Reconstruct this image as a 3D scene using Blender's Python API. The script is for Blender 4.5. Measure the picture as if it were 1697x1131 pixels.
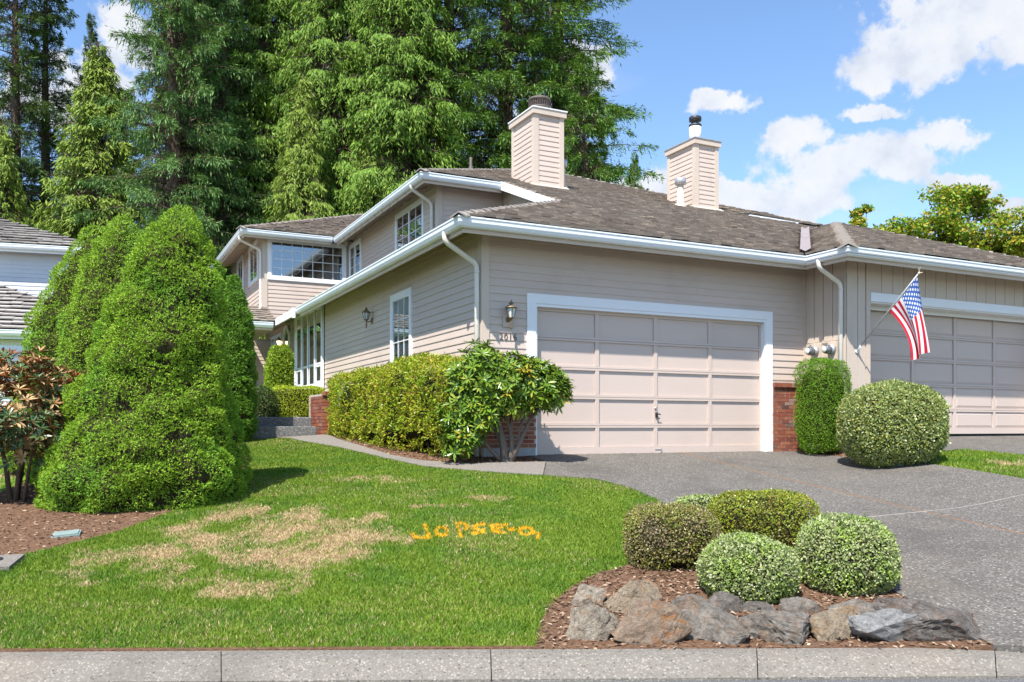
import bpy, bmesh, math, random
import numpy as np
from mathutils import Vector, Matrix
from mathutils.geometry import delaunay_2d_cdt

for o in list(bpy.data.objects):
    bpy.data.objects.remove(o, do_unlink=True)
sc = bpy.context.scene
COL = sc.collection
PI = math.pi
R = math.radians

# ------------------------------------------------------------------ camera
cam_d = bpy.data.cameras.new('camera')
cam_d.sensor_width = 36.0
cam_d.lens = 30.357
cam_d.shift_y = 0.0846
cam_d.clip_end = 2000
cam = bpy.data.objects.new('camera', cam_d)
cam.location = (0, 0, 0.46)
cam.rotation_euler = (R(90), 0, 0)
COL.objects.link(cam)
sc.camera = cam

# ------------------------------------------------------------------ sun, sky
SUN_EL = R(56)
SUN_H = Vector((-0.384, -0.923)).normalized()
tosun = Vector((SUN_H.x * math.cos(SUN_EL), SUN_H.y * math.cos(SUN_EL), math.sin(SUN_EL)))
sun_d = bpy.data.lights.new('sun', 'SUN')
sun_d.energy = 5.0
sun_d.angle = R(0.53)
sun_d.color = (1.0, 0.955, 0.89)
sun = bpy.data.objects.new('sun', sun_d)
sun.rotation_euler = (-tosun).to_track_quat('-Z', 'Y').to_euler()
sun.location = (-6, -10, 30)
COL.objects.link(sun)

world = bpy.data.worlds.new('World')
sc.world = world
world.use_nodes = True
world.cycles.sampling_method = 'MANUAL'
world.cycles.sample_map_resolution = 512
SKY_STRENGTH = 0.128
CLOUD_STRENGTH = 0.56
sc.view_settings.view_transform = 'Standard'
sc.view_settings.look = 'None'
sc.view_settings.gamma = 1.0
sc.view_settings.exposure = 0.82
sc.view_settings.use_curve_mapping = False
sc.render.engine = 'CYCLES'
sc.cycles.max_bounces = 5
sc.cycles.diffuse_bounces = 2
sc.cycles.glossy_bounces = 2
sc.cycles.use_adaptive_sampling = True
sc.cycles.adaptive_threshold = 0.02
sc.cycles.transparent_max_bounces = 8
sc.cycles.use_denoising = True


def nd(nt, typ, props=None, ins=None):
    n = nt.nodes.new(typ)
    for k, v in (props or {}).items():
        setattr(n, k, v)
    for k, v in (ins or {}).items():
        s = n.inputs[k]
        if isinstance(v, bpy.types.NodeSocket):
            nt.links.new(v, s)
        else:
            s.default_value = v
    return n


def math_n(nt, op, a, b=None, c=None, clamp=False):
    ins = {0: a}
    if b is not None:
        ins[1] = b
    if c is not None:
        ins[2] = c
    return nd(nt, 'ShaderNodeMath', {'operation': op, 'use_clamp': clamp}, ins).outputs[0]


def vmath(nt, op, a, b=None):
    ins = {0: a}
    if b is not None:
        ins[1] = b
    n = nd(nt, 'ShaderNodeVectorMath', {'operation': op}, ins)
    return n.outputs['Value'] if op in ('LENGTH', 'DOT_PRODUCT', 'DISTANCE') else n.outputs['Vector']


def ramp(nt, fac, stops, interp='LINEAR'):
    n = nt.nodes.new('ShaderNodeValToRGB')
    cr = n.color_ramp
    cr.interpolation = interp
    while len(cr.elements) < len(stops):
        cr.elements.new(0.5)
    for e, (p, c) in zip(cr.elements, stops):
        e.position = p
        e.color = tuple(c) + (1,) if len(c) == 3 else c
    nt.links.new(fac, n.inputs[0])
    return n.outputs[0]


def mixc(nt, fac, a, b, blend='MIX'):
    n = nt.nodes.new('ShaderNodeMix')
    n.data_type = 'RGBA'
    n.blend_type = blend
    for s, v in ((n.inputs[0], fac), (n.inputs[6], a), (n.inputs[7], b)):
        if isinstance(v, bpy.types.NodeSocket):
            nt.links.new(v, s)
        else:
            s.default_value = v if isinstance(v, (int, float)) else (tuple(v) + (1,) if len(v) == 3 else v)
    return n.outputs[2]


def noise(nt, vec, scale, detail=4, rough=0.55, out=0, dist=0.0):
    n = nd(nt, 'ShaderNodeTexNoise', None, {'Scale': scale, 'Detail': detail, 'Roughness': rough, 'Distortion': dist})
    if vec is not None:
        nt.links.new(vec, n.inputs['Vector'])
    return n.outputs[out]


def smooth(nt, v, a, b):
    n = nd(nt, 'ShaderNodeMapRange', {'interpolation_type': 'SMOOTHSTEP'}, {0: v, 1: a, 2: b})
    return n.outputs[0]


# world: Nishita sky with cumulus, laid out by compass direction
wn = world.node_tree
for n in list(wn.nodes):
    wn.nodes.remove(n)
sky = nd(wn, 'ShaderNodeTexSky', {'sky_type': 'NISHITA', 'sun_disc': False, 'sun_elevation': SUN_EL,
                                  'sun_rotation': math.atan2(SUN_H.x, SUN_H.y), 'altitude': 50,
                                  'air_density': 1.0, 'dust_density': 0.3, 'ozone_density': 2.2})
tc = nd(wn, 'ShaderNodeTexCoord')
dirv = tc.outputs['Generated']
n1 = vmath(wn, 'SUBTRACT', noise(wn, dirv, 9, 3, 0.5, 1), (0.5, 0.5, 0.5))
n2 = vmath(wn, 'SUBTRACT', noise(wn, dirv, 34, 4, 0.6, 1), (0.5, 0.5, 0.5))
warp = vmath(wn, 'ADD', dirv, vmath(wn, 'ADD', vmath(wn, 'MULTIPLY', n1, (.11, .11, .07)), vmath(wn, 'MULTIPLY', n2, (.045, .045, .035))))
# clouds: azimuth right of the view axis, elevation (degrees), half widths (degrees)
CLOUDS = [(29.2, 24.6, 5.0, 2.6), (25.0, 21.4, 4.2, 1.7), (32.5, 22.0, 4.5, 1.7), (35, 26, 5, 3), (30, 22.6, 5, 1.4),
          (22.3, 15.6, 4.6, 1.55), (17.6, 17.2, 1.9, 1.3), (19.2, 14.2, 2.8, 1.3), (26.0, 16.7, 2.6, .75), (24, 14.8, 2, 1.2),
          (13.6, 19.8, 1.7, .75), (14.8, 14.3, 2.3, .85), (22.6, 18.6, 1.7, .5), (27.4, 17.2, .8, .7), (12.3, 17.1, .6, .4),
          (27.5, 13.9, 3.6, .75), (31, 12.7, 3, .8), (8.6, 14.8, 3.4, 1.7), (4.6, 22.5, 2.2, 1.2), (2.5, 20, 3, 1.2),
          (-23.8, 22.4, 2.4, 1.5), (-26, 20.2, 3, 1.7), (-29, 18.5, 3, 1.5), (-18, 17, 4, 1.4), (-10, 15.5, 4, 1.6),
          (33, 10.6, 4, 1.2), (28, 10.4, 3, .7), (-46, 20, 6, 2), (52, 18, 6, 2.4),
          (85, 18, 7, 2.4), (-90, 20, 7, 2.4), (125, 22, 8, 3), (-135, 20, 8, 3), (175, 22, 8, 3), (60, 48, 8, 4), (-70, 50, 8, 4)]
dens = None
for az, el, sa, se in CLOUDS:
    a, e = R(az), R(el)
    c = (math.sin(a) * math.cos(e), math.cos(a) * math.cos(e), math.sin(e))
    d = vmath(wn, 'SUBTRACT', warp, c)
    d = vmath(wn, 'MULTIPLY', d, (1 / R(sa), 1 / R(sa), 1 / R(se)))
    v = math_n(wn, 'SUBTRACT', 1.0, vmath(wn, 'LENGTH', d))
    dens = v if dens is None else math_n(wn, 'SMOOTH_MAX', dens, v, 0.35)
fine = noise(wn, dirv, 26, 7, 0.62)
edge = math_n(wn, 'ADD', dens, math_n(wn, 'MULTIPLY', math_n(wn, 'SUBTRACT', fine, 0.5), 2.1))
alpha = smooth(wn, edge, -0.10, 0.34)
alpha = math_n(wn, 'MULTIPLY', alpha, 0.93)
wisp = math_n(wn, 'MULTIPLY', smooth(wn, noise(wn, vmath(wn, 'MULTIPLY', dirv, (1, 1, 2.6)), 5, 6, 0.6), 0.5, 0.78), 0.16)
alpha = math_n(wn, 'MAXIMUM', alpha, wisp)
ccol = ramp(wn, noise(wn, vmath(wn, 'ADD', dirv, (0, 0, -.012)), 16, 5, 0.6), [(0.32, (.70, .76, .87)), (0.50, (.90, .93, .99)), (0.66, (1, 1, 1))])
skyc = mixc(wn, 1.0, sky.outputs[0], (.94, 1.03, 1.12), 'MULTIPLY')
bg1 = nd(wn, 'ShaderNodeBackground', None, {'Color': skyc, 'Strength': SKY_STRENGTH})
bg2 = nd(wn, 'ShaderNodeBackground', None, {'Color': ccol, 'Strength': CLOUD_STRENGTH})
mx = nd(wn, 'ShaderNodeMixShader', None, {0: alpha, 1: bg1.outputs[0], 2: bg2.outputs[0]})
wo = nd(wn, 'ShaderNodeOutputWorld', None, {'Surface': mx.outputs[0]})

# ------------------------------------------------------------------ object helpers
def tag(o, label=None, cat=None, group=None, kind=None):
    if label: o['label'] = label
    if cat: o['category'] = cat
    if group: o['group'] = group
    if kind: o['kind'] = kind
    return o


def link(name, data, parent=None, loc=None, rot=None, scale=None):
    o = bpy.data.objects.new(name, data)
    COL.objects.link(o)
    if parent is not None: o.parent = parent
    if loc is not None: o.location = loc
    if rot is not None: o.rotation_euler = rot
    if scale is not None: o.scale = scale
    return o


def empty(name, loc=(0, 0, 0), rz=0.0, parent=None):
    o = link(name, None, parent, loc, (0, 0, rz))
    o.empty_display_size = 0.2
    return o


class MB:
    """collects polygons, links them as one mesh object"""
    def __init__(s):
        s.v, s.f, s.m, s.sm = [], [], [], []

    def add(s, vs, fs, mi=0, smooth=False):
        b = len(s.v)
        s.v += [tuple(p) for p in vs]
        for f in fs:
            s.f.append([b + i for i in f]); s.m.append(mi); s.sm.append(smooth)
        return s

    def box(s, x0, x1, y0, y1, z0, z1, mi=0):
        vs = [(x0, y0, z0), (x1, y0, z0), (x1, y1, z0), (x0, y1, z0), (x0, y0, z1), (x1, y0, z1), (x1, y1, z1), (x0, y1, z1)]
        return s.add(vs, [(0, 3, 2, 1), (4, 5, 6, 7), (0, 1, 5, 4), (1, 2, 6, 5), (2, 3, 7, 6), (3, 0, 4, 7)], mi)

    def slab(s, poly, th, mi=0):
        """polygon (3D, ccw seen from above) thickened downwards"""
        n = len(poly)
        vs = list(poly) + [(p[0], p[1], p[2] - th) for p in poly]
        fs = [tuple(range(n)), tuple(range(2 * n - 1, n - 1, -1))]
        fs += [(i, n + i, n + (i + 1) % n, (i + 1) % n) for i in range(n)]
        return s.add(vs, fs, mi)

    def prism(s, poly, axis, a0, a1, mi=0):
        """2D polygon extruded along axis 0/1/2"""
        n = len(poly)
        def P(p, a):
            q = list(p); q.insert(axis, a); return q
        vs = [P(p, a0) for p in poly] + [P(p, a1) for p in poly]
        fs = [tuple(range(n - 1, -1, -1)), tuple(range(n, 2 * n))]
        fs += [(i, (i + 1) % n, n + (i + 1) % n, n + i) for i in range(n)]
        return s.add(vs, fs, mi)

    def tube(s, path, rad, n=8, mi=0, cap=True, squash=1.0):
        path = [Vector(p) for p in path]
        rr = rad if isinstance(rad, (list, tuple)) else [rad] * len(path)
        rings = []
        up = Vector((0, 0, 1))
        prev = None
        for i, p in enumerate(path):
            t = (path[min(i + 1, len(path) - 1)] - path[max(i - 1, 0)]).normalized()
            if prev is None:
                a = t.cross(up)
                if a.length < 0.05: a = t.cross(Vector((1, 0, 0)))
                a.normalize()
            else:
                a = (prev - t * prev.dot(t))
                a.normalize()
            b = t.cross(a)
            prev = a
            rings.append([p + (a * math.cos(k * 2 * PI / n) + b * math.sin(k * 2 * PI / n) * squash) * rr[i] for k in range(n)])
        vs = [q for r_ in rings for q in r_]
        fs = []
        for i in range(len(path) - 1):
            for k in range(n):
                fs.append((i * n + k, i * n + (k + 1) % n, (i + 1) * n + (k + 1) % n, (i + 1) * n + k))
        if cap:
            fs.append(tuple(range(n - 1, -1, -1)))
            fs.append(tuple(range((len(path) - 1) * n, len(path) * n)))
        return s.add(vs, fs, mi, n > 5)

    def lathe(s, prof, n=16, c=(0, 0, 0), mi=0, smooth=True):
        vs, fs = [], []
        for r_, z in prof:
            vs += [(c[0] + r_ * math.cos(k * 2 * PI / n), c[1] + r_ * math.sin(k * 2 * PI / n), c[2] + z) for k in range(n)]
        for i in range(len(prof) - 1):
            for k in range(n):
                fs.append((i * n + k, i * n + (k + 1) % n, (i + 1) * n + (k + 1) % n, (i + 1) * n + k))
        fs.append(tuple(range(n - 1, -1, -1)))
        fs.append(tuple(range((len(prof) - 1) * n, len(prof) * n)))
        return s.add(vs, fs, mi, smooth)

    def sweep(s, path, prof, mi=0):
        """closed profile (outward, z) swept along a plan path, outward = right of travel, mitred"""
        n, k = len(path), len(prof)
        vs = []
        for i in range(n):
            p = Vector(path[i][:2])
            d0 = (p - Vector(path[i - 1][:2])).normalized() if i > 0 else None
            d1 = (Vector(path[i + 1][:2]) - p).normalized() if i < n - 1 else None
            d0 = d0 or d1; d1 = d1 or d0
            r0, r1 = Vector((d0.y, -d0.x)), Vector((d1.y, -d1.x))
            m = (r0 + r1).normalized()
            m = m / max(m.dot(r0), 0.2)
            vs += [(p.x + m.x * o, p.y + m.y * o, path[i][2] + z) for o, z in prof]
        fs = [(i * k + j, i * k + (j + 1) % k, (i + 1) * k + (j + 1) % k, (i + 1) * k + j) for i in range(n - 1) for j in range(k)]
        fs += [tuple(range(k)), tuple(range(n * k - 1, (n - 1) * k - 1, -1))]
        return s.add(vs, fs, mi)

    def mesh(s, name, mats):
        me = bpy.data.meshes.new(name)
        me.from_pydata(s.v, [], s.f)
        for m in (mats if isinstance(mats, (list, tuple)) else [mats]):
            me.materials.append(m)
        me.polygons.foreach_set('material_index', s.m)
        me.polygons.foreach_set('use_smooth', s.sm)
        bm = bmesh.new(); bm.from_mesh(me)
        bmesh.ops.recalc_face_normals(bm, faces=bm.faces)
        bm.to_mesh(me); bm.free()
        me.update()
        return me

    def build(s, name, mats, parent=None, loc=None, rot=None):
        return link(name, s.mesh(name, mats), parent, loc, rot)


def poly_mesh(name, V, F, mats, mi=None, attrs=None, smooth=False):
    """numpy: V (n,3), F (m,k) all faces with k corners"""
    V = np.asarray(V, np.float32); F = np.asarray(F, np.int32)
    me = bpy.data.meshes.new(name)
    m, k = F.shape
    me.vertices.add(len(V)); me.vertices.foreach_set('co', V.ravel())
    me.loops.add(m * k); me.loops.foreach_set('vertex_index', F.ravel())
    me.polygons.add(m)
    me.polygons.foreach_set('loop_start', np.arange(0, m * k, k, dtype=np.int32))
    me.polygons.foreach_set('loop_total', np.full(m, k, np.int32))
    for t in (mats if isinstance(mats, (list, tuple)) else [mats]):
        me.materials.append(t)
    if mi is not None:
        me.polygons.foreach_set('material_index', np.asarray(mi, np.int32))
    me.polygons.foreach_set('use_smooth', np.full(m, bool(smooth)))
    for an, av in (attrs or {}).items():
        a = me.attributes.new(an, 'FLOAT', 'POINT')
        a.data.foreach_set('value', np.asarray(av, np.float32))
    me.update(calc_edges=True)
    return me


def quads_mesh(name, Q, mats, attrs=None):
    Q = np.asarray(Q)
    n, k = Q.shape[:2]
    return poly_mesh(name, Q.reshape(-1, 3), np.arange(n * k).reshape(n, k), mats, attrs=attrs)


def join_instances(name, tmpl, Ms, mats):
    """tmpl mesh repeated by the matrices Ms in one mesh"""
    nv = len(tmpl.vertices)
    co = np.empty(nv * 3, np.float32); tmpl.vertices.foreach_get('co', co); co = co.reshape(-1, 3)
    M = np.array([[list(r_) for r_ in m] for m in Ms], np.float32)
    V = np.einsum('nij,vj->nvi', M[:, :3, :3], co) + M[:, None, :3, 3]
    polys = [list(p.vertices) for p in tmpl.polygons]
    mi = [p.material_index for p in tmpl.polygons]
    k = max(len(p) for p in polys)
    tri = [(p[0], p[i], p[i + 1], m) for p, m in zip(polys, mi) for i in range(1, len(p) - 1)]
    F = np.array([t[:3] for t in tri]); MI = np.array([t[3] for t in tri])
    n = len(M)
    FF = (F[None] + (np.arange(n) * nv)[:, None, None]).reshape(-1, 3)
    return poly_mesh(name, V.reshape(-1, 3), FF, mats, np.tile(MI, n))


# ------------------------------------------------------------------ numpy noise
def _h(i, j, k, seed):
    h = (i.astype(np.int64) * 374761393 + j.astype(np.int64) * 668265263 + k.astype(np.int64) * 2147483647 + seed * 1274126177) & 0xFFFFFFFF
    h = ((h ^ (h >> 13)) * 1274126177) & 0xFFFFFFFF
    h = ((h ^ (h >> 16)) * 2246822519) & 0xFFFFFFFF
    return ((h ^ (h >> 15)) & 0xFFFFFF) / float(0xFFFFFF)


def vnoise(p, seed=0):
    p = np.asarray(p, float)
    i = np.floor(p).astype(np.int64); f = p - i
    f = f * f * (3 - 2 * f)
    r_ = 0
    for dx in (0, 1):
        for dy in (0, 1):
            for dz in (0, 1):
                w = (f[:, 0] if dx else 1 - f[:, 0]) * (f[:, 1] if dy else 1 - f[:, 1]) * (f[:, 2] if dz else 1 - f[:, 2])
                r_ = r_ + w * _h(i[:, 0] + dx, i[:, 1] + dy, i[:, 2] + dz, seed)
    return r_


def fbm(p, seed=0, oct=4):
    a, s_, t = 0.5, 0, 0
    p = np.asarray(p, float)
    for o in range(oct):
        s_ = s_ + a * vnoise(p * 2 ** o, seed + o); t += a; a *= 0.55
    return s_ / t


def worley(p, seed=0):
    p = np.asarray(p, float)
    i = np.floor(p).astype(np.int64)
    best = np.full(len(p), 9.0)
    for dx in (-1, 0, 1):
        for dy in (-1, 0, 1):
            for dz in (-1, 0, 1):
                c = i + np.array([dx, dy, dz])
                q = c + np.stack([_h(c[:, 0], c[:, 1], c[:, 2], seed + s_) for s_ in (1, 2, 3)], 1)
                best = np.minimum(best, ((p - q) ** 2).sum(1))
    return np.sqrt(best)


def unit(v):
    return v / np.maximum(np.linalg.norm(v, axis=-1, keepdims=True), 1e-9)


def kites(base, d, nrm, ln, wd, mid=0.45):
    d = unit(d)
    side = unit(np.cross(d, nrm))
    ln = np.asarray(ln)[:, None]; wd = np.asarray(wd)[:, None]
    m = base + d * ln * mid
    return np.stack([base, m + side * wd / 2, base + d * ln, m - side * wd / 2], 1)


# ------------------------------------------------------------------ terrain
def sstep(a, b, x):
    t = np.clip((x - a) / (b - a), 0, 1)
    return t * t * (3 - 2 * t)


def G(x, y):
    x = np.asarray(x, float); y = np.asarray(y, float)
    dh = 13.587 + 0.494 * (np.maximum(x, -0.464) + 0.464)
    zf = 0.33 * sstep(5.2, 7.6, x)
    t = np.clip((y - 5.65) / (dh - 5.65), 0, 1)
    zr = -0.98 + (zf + 0.98) * t
    k = 0.1234 + (0.111 - 0.1234) * np.minimum((-0.464 - np.minimum(x, -0.464)) / 3.5, 1)
    zl = np.minimum(-0.98 + k * np.maximum(y - 5.65, 0), 0.30)
    return np.where(x > -0.464, zr, zl)


def Gs(x, y):
    return float(G(np.array([x]), np.array([y]))[0])


def in_poly(x, y, poly):
    x = np.asarray(x); y = np.asarray(y)
    r_ = np.zeros(x.shape, bool)
    n = len(poly)
    for i in range(n):
        x0, y0 = poly[i]; x1, y1 = poly[(i + 1) % n]
        c = ((y0 > y) != (y1 > y)) & (x < (x1 - x0) * (y - y0) / (y1 - y0 + 1e-12) + x0)
        r_ ^= c
    return r_


def densify(poly, step):
    out = []
    for i in range(len(poly)):
        a, b = Vector(poly[i]), Vector(poly[(i + 1) % len(poly)])
        n = max(1, int((b - a).length / step))
        out += [tuple(a + (b - a) * k / n) for k in range(n)]
    return out


def clip(poly, n, c):
    """keep the side n.p <= c"""
    out = []
    for i in range(len(poly)):
        a, b = poly[i], poly[(i + 1) % len(poly)]
        da, db = a[0] * n[0] + a[1] * n[1] - c, b[0] * n[0] + b[1] * n[1] - c
        if da <= 0: out.append(a)
        if (da < 0) != (db < 0) and abs(da - db) > 1e-9:
            t = da / (da - db)
            out.append((a[0] + (b[0] - a[0]) * t, a[1] + (b[1] - a[1]) * t))
    return out


def sheet(name, poly, dz, mat, parent=None, step=0.3, skirt=0.07, hf=None):
    """a ground sheet draped on the terrain, with a skirt round its edge"""
    hf = hf or G
    b = densify(poly, step)
    xs, ys = [p[0] for p in b], [p[1] for p in b]
    gx, gy = np.meshgrid(np.arange(min(xs), max(xs), step), np.arange(min(ys), max(ys), step))
    gx, gy = gx.ravel(), gy.ravel()
    k = in_poly(gx, gy, b)
    bx, by = np.array(xs), np.array(ys)
    pts = [Vector(p) for p in b]
    for x, y in zip(gx[k], gy[k]):
        if np.min((bx - x) ** 2 + (by - y) ** 2) > (step * 0.35) ** 2:
            pts.append(Vector((x, y)))
    vo, _, fo, ov, _, _ = delaunay_2d_cdt(pts, [], [list(range(len(b)))], 1, 1e-5)
    V = np.array([(v.x, v.y) for v in vo])
    Z = hf(V[:, 0], V[:, 1]) + dz
    mb = MB()
    mb.add([(x, y, z) for (x, y), z in zip(V, Z)], [tuple(f) for f in fo])
    if skirt:
        B = np.array(b); zb = hf(B[:, 0], B[:, 1]) + dz
        n = len(B)
        mb.add([(B[i, 0], B[i, 1], zb[i]) for i in range(n)] + [(B[i, 0], B[i, 1], zb[i] - skirt) for i in range(n)],
               [(i, (i + 1) % n, n + (i + 1) % n, n + i) for i in range(n)])
    me = bpy.data.meshes.new(name)
    me.from_pydata(mb.v, [], mb.f)
    me.materials.append(mat)
    me.update()
    if me.polygons and me.polygons[0].normal.z < 0:
        me.flip_normals()
    return link(name, me, parent)

# ------------------------------------------------------------------ materials
def new_mat(name):
    m = bpy.data.materials.new(name); m.use_nodes = True
    nt = m.node_tree
    return m, nt, nt.nodes['Principled BSDF']


def pos(nt):
    return nd(nt, 'ShaderNodeNewGeometry').outputs['Position']


def put(nt, b, col=None, rough=None, spec=None, bump=None, bstr=0.3, bdist=0.01, metal=None):
    def s(k, v):
        if isinstance(v, bpy.types.NodeSocket): nt.links.new(v, b.inputs[k])
        else: b.inputs[k].default_value = v if isinstance(v, (int, float)) else tuple(v) + (1,)
    if col is not None: s('Base Color', col)
    if rough is not None: s('Roughness', rough)
    if spec is not None: s('Specular IOR Level', spec)
    if metal is not None: s('Metallic', metal)
    if bump is not None:
        bn = nd(nt, 'ShaderNodeBump', None, {'Strength': bstr, 'Distance': bdist, 'Height': bump})
        nt.links.new(bn.outputs[0], b.inputs['Normal'])


def obj_rand(nt):
    """random number of an object, or of a loose piece of a joined mesh"""
    a = nd(nt, 'ShaderNodeObjectInfo').outputs['Random']
    g = nd(nt, 'ShaderNodeNewGeometry').outputs['Random Per Island']
    return math_n(nt, 'FRACT', math_n(nt, 'ADD', a, g))


def tint(c, k):
    return tuple(min(1, x * k) for x in c)


def paint(name, col, rough=0.55, var=0.10, grain=True, dirt=0.12, spec=0.3):
    m, nt, b = new_mat(name)
    p = pos(nt)
    st = vmath(nt, 'MULTIPLY', p, (1.2, 1.2, 9.0))
    n1 = noise(nt, st, 3.0, 5, 0.6)
    n2 = noise(nt, p, 0.9, 4, 0.6)
    r_ = nd(nt, 'ShaderNodeObjectInfo').outputs['Random']
    c = mixc(nt, n1, tint(col, 1 - var), tint(col, 1 + var * .6))
    c = mixc(nt, math_n(nt, 'MULTIPLY', r_, var * 1.3), c, tint(col, 0.72))
    c = mixc(nt, math_n(nt, 'MULTIPLY', smooth(nt, n2, 0.5, 0.75), dirt), c, (.22, .19, .15))
    put(nt, b, c, rough, spec, noise(nt, vmath(nt, 'MULTIPLY', p, (6, 6, 60)), 2.0, 4) if grain else None, 0.18, 0.004)
    return m


SIDING = (.565, .46, .39)
M = {}
M['siding'] = paint('taupe_siding_paint', SIDING)
M['board'] = paint('taupe_board_paint', tint(SIDING, 1.02), dirt=.16)
M['trimpaint'] = paint('taupe_trim_paint', (.565, .468, .385), var=.05)
M['door'] = paint('garage_door_paint', (.57, .465, .40), var=.04, grain=False, dirt=.07, rough=.5)
M['white'] = paint('white_trim_paint', (.80, .81, .82), var=.03, grain=False, dirt=.05, rough=.45)
M['gutter'] = paint('white_gutter_enamel', (.76, .79, .81), var=.03, grain=False, dirt=.08, rough=.35)
M['downspout'] = paint('cream_downspout_enamel', (.72, .67, .60), var=.04, grain=False, dirt=.1, rough=.4)
M['bluesiding'] = paint('pale_blue_grey_siding_paint', (.60, .62, .66), var=.05)
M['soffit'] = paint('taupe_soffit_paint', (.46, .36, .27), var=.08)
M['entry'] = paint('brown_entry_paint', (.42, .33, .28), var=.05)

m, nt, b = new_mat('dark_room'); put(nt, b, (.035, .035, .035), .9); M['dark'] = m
m, nt, b = new_mat('curtain_cloth'); p = pos(nt)
put(nt, b, mixc(nt, noise(nt, vmath(nt, 'MULTIPLY', p, (30, 30, .6)), 1, 2), (.30, .33, .31), (.60, .62, .59)), .9); M['curtain'] = m
m, nt, b = new_mat('blinds_and_reflection'); p = pos(nt)
put(nt, b, mixc(nt, noise(nt, vmath(nt, 'MULTIPLY', p, (9, 9, .5)), 1, 2), (.50, .58, .53), (.74, .80, .76)), .8); M['blind_reflect'] = m  # pale blinds, their grey green also paints the reflection in the panes

# window glass: clear pane with mirror reflection
m = bpy.data.materials.new('window_glass'); m.use_nodes = True; nt = m.node_tree
for n in list(nt.nodes): nt.nodes.remove(n)
fr = nd(nt, 'ShaderNodeFresnel', None, {'IOR': 1.9})
tr = nd(nt, 'ShaderNodeBsdfTransparent', None, {'Color': (.80, .88, .86, 1)})
gl = nd(nt, 'ShaderNodeBsdfGlossy', None, {'Color': (.9, .95, 1, 1), 'Roughness': .015})
wob = nd(nt, 'ShaderNodeBump', None, {'Strength': .05, 'Distance': .05, 'Height': noise(nt, pos(nt), 1.3, 1)})
nt.links.new(wob.outputs[0], gl.inputs['Normal'])
f2 = math_n(nt, 'ADD', math_n(nt, 'MULTIPLY', fr.outputs[0], 1.5), .14, clamp=True)
mx = nd(nt, 'ShaderNodeMixShader', None, {0: f2, 1: tr.outputs[0], 2: gl.outputs[0]})
nd(nt, 'ShaderNodeOutputMaterial', None, {'Surface': mx.outputs[0]})
M['glass'] = m

def lamp_glass():
    m, nt, b = new_mat('lantern_glass'); put(nt, b, (.62, .66, .66), .25, .5); return m
M['lampglass'] = lamp_glass()
m, nt, b = new_mat('aged_bronze'); put(nt, b, mixc(nt, noise(nt, pos(nt), 40, 3), (.10, .075, .05), (.36, .27, .17)), .45, .5, metal=.6); M['bronze'] = m
m, nt, b = new_mat('black_steel'); put(nt, b, mixc(nt, noise(nt, pos(nt), 14, 3), (.015, .017, .022), (.05, .05, .055)), .45, .5); M['black'] = m
m, nt, b = new_mat('galvanised_steel'); put(nt, b, mixc(nt, noise(nt, pos(nt), 12, 4), (.33, .34, .35), (.55, .56, .57)), .42, .5, metal=.5); M['steel'] = m
m, nt, b = new_mat('rusty_mesh_steel'); put(nt, b, mixc(nt, noise(nt, pos(nt), 9, 4), (.05, .042, .04), (.16, .12, .10)), .6, .4); M['rustmesh'] = m
m, nt, b = new_mat('cream_vent_pipe'); put(nt, b, mixc(nt, noise(nt, pos(nt), 7, 3), (.62, .47, .33), (.70, .60, .48)), .6); M['cream'] = m
m, nt, b = new_mat('white_flue_pipe'); put(nt, b, mixc(nt, smooth(nt, noise(nt, pos(nt), 20, 4), .62, .7), (.80, .79, .77), (.35, .2, .12)), .5); M['whitepipe'] = m
m, nt, b = new_mat('meter_glass'); put(nt, b, (.24, .25, .26), .06, .8, metal=.6); M['meterglass'] = m
m, nt, b = new_mat('dark_number_metal'); put(nt, b, (.075, .065, .06), .5, .4); M['number'] = m
m, nt, b = new_mat('pinkish_valley_metal'); put(nt, b, mixc(nt, noise(nt, pos(nt), 3, 4), (.27, .225, .215), (.34, .285, .27)), .5, .4); M['valley'] = m

# roof tiles: grey brown cement shakes
def tile_mat(name, cols, lich=.25):
    m, nt, b = new_mat(name)
    p = pos(nt); r_ = obj_rand(nt)
    c = ramp(nt, r_, [(i / (len(cols) - 1), x) for i, x in enumerate(cols)])
    c = mixc(nt, math_n(nt, 'MULTIPLY', noise(nt, p, 6, 5, .65), .45), c, (.11, .092, .078))
    c = mixc(nt, math_n(nt, 'MULTIPLY', smooth(nt, noise(nt, p, 1.3, 4), .52, .75), lich), c, (.27, .25, .22))
    put(nt, b, c, .85, .2, noise(nt, p, 45, 4, .7), .5, .006)
    return m
M['tile'] = tile_mat('cement_shake', [(0.211, 0.169, 0.135), (0.339, 0.277, 0.220), (0.256, 0.207, 0.166), (0.415, 0.346, 0.277), (0.222, 0.179, 0.145), (0.309, 0.253, 0.204), (0.370, 0.308, 0.247), (0.188, 0.153, 0.125)])
M['tile_pale'] = tile_mat('pale_cement_shake', [(0.312, 0.282, 0.252), (0.480, 0.444, 0.402), (0.384, 0.348, 0.312), (0.552, 0.516, 0.468)], .1)
M['cap'] = tile_mat('hip_cap_shake', [(.26, .23, .205), (.36, .325, .295), (.30, .27, .24)], .1)
M['cap_new'] = tile_mat('new_hip_cap_shake', [(.36, .315, .275), (.44, .395, .35), (.40, .35, .31)], .05)
m, nt, b = new_mat('roof_felt'); put(nt, b, (.055, .05, .045), .95); M['felt'] = m

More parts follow.
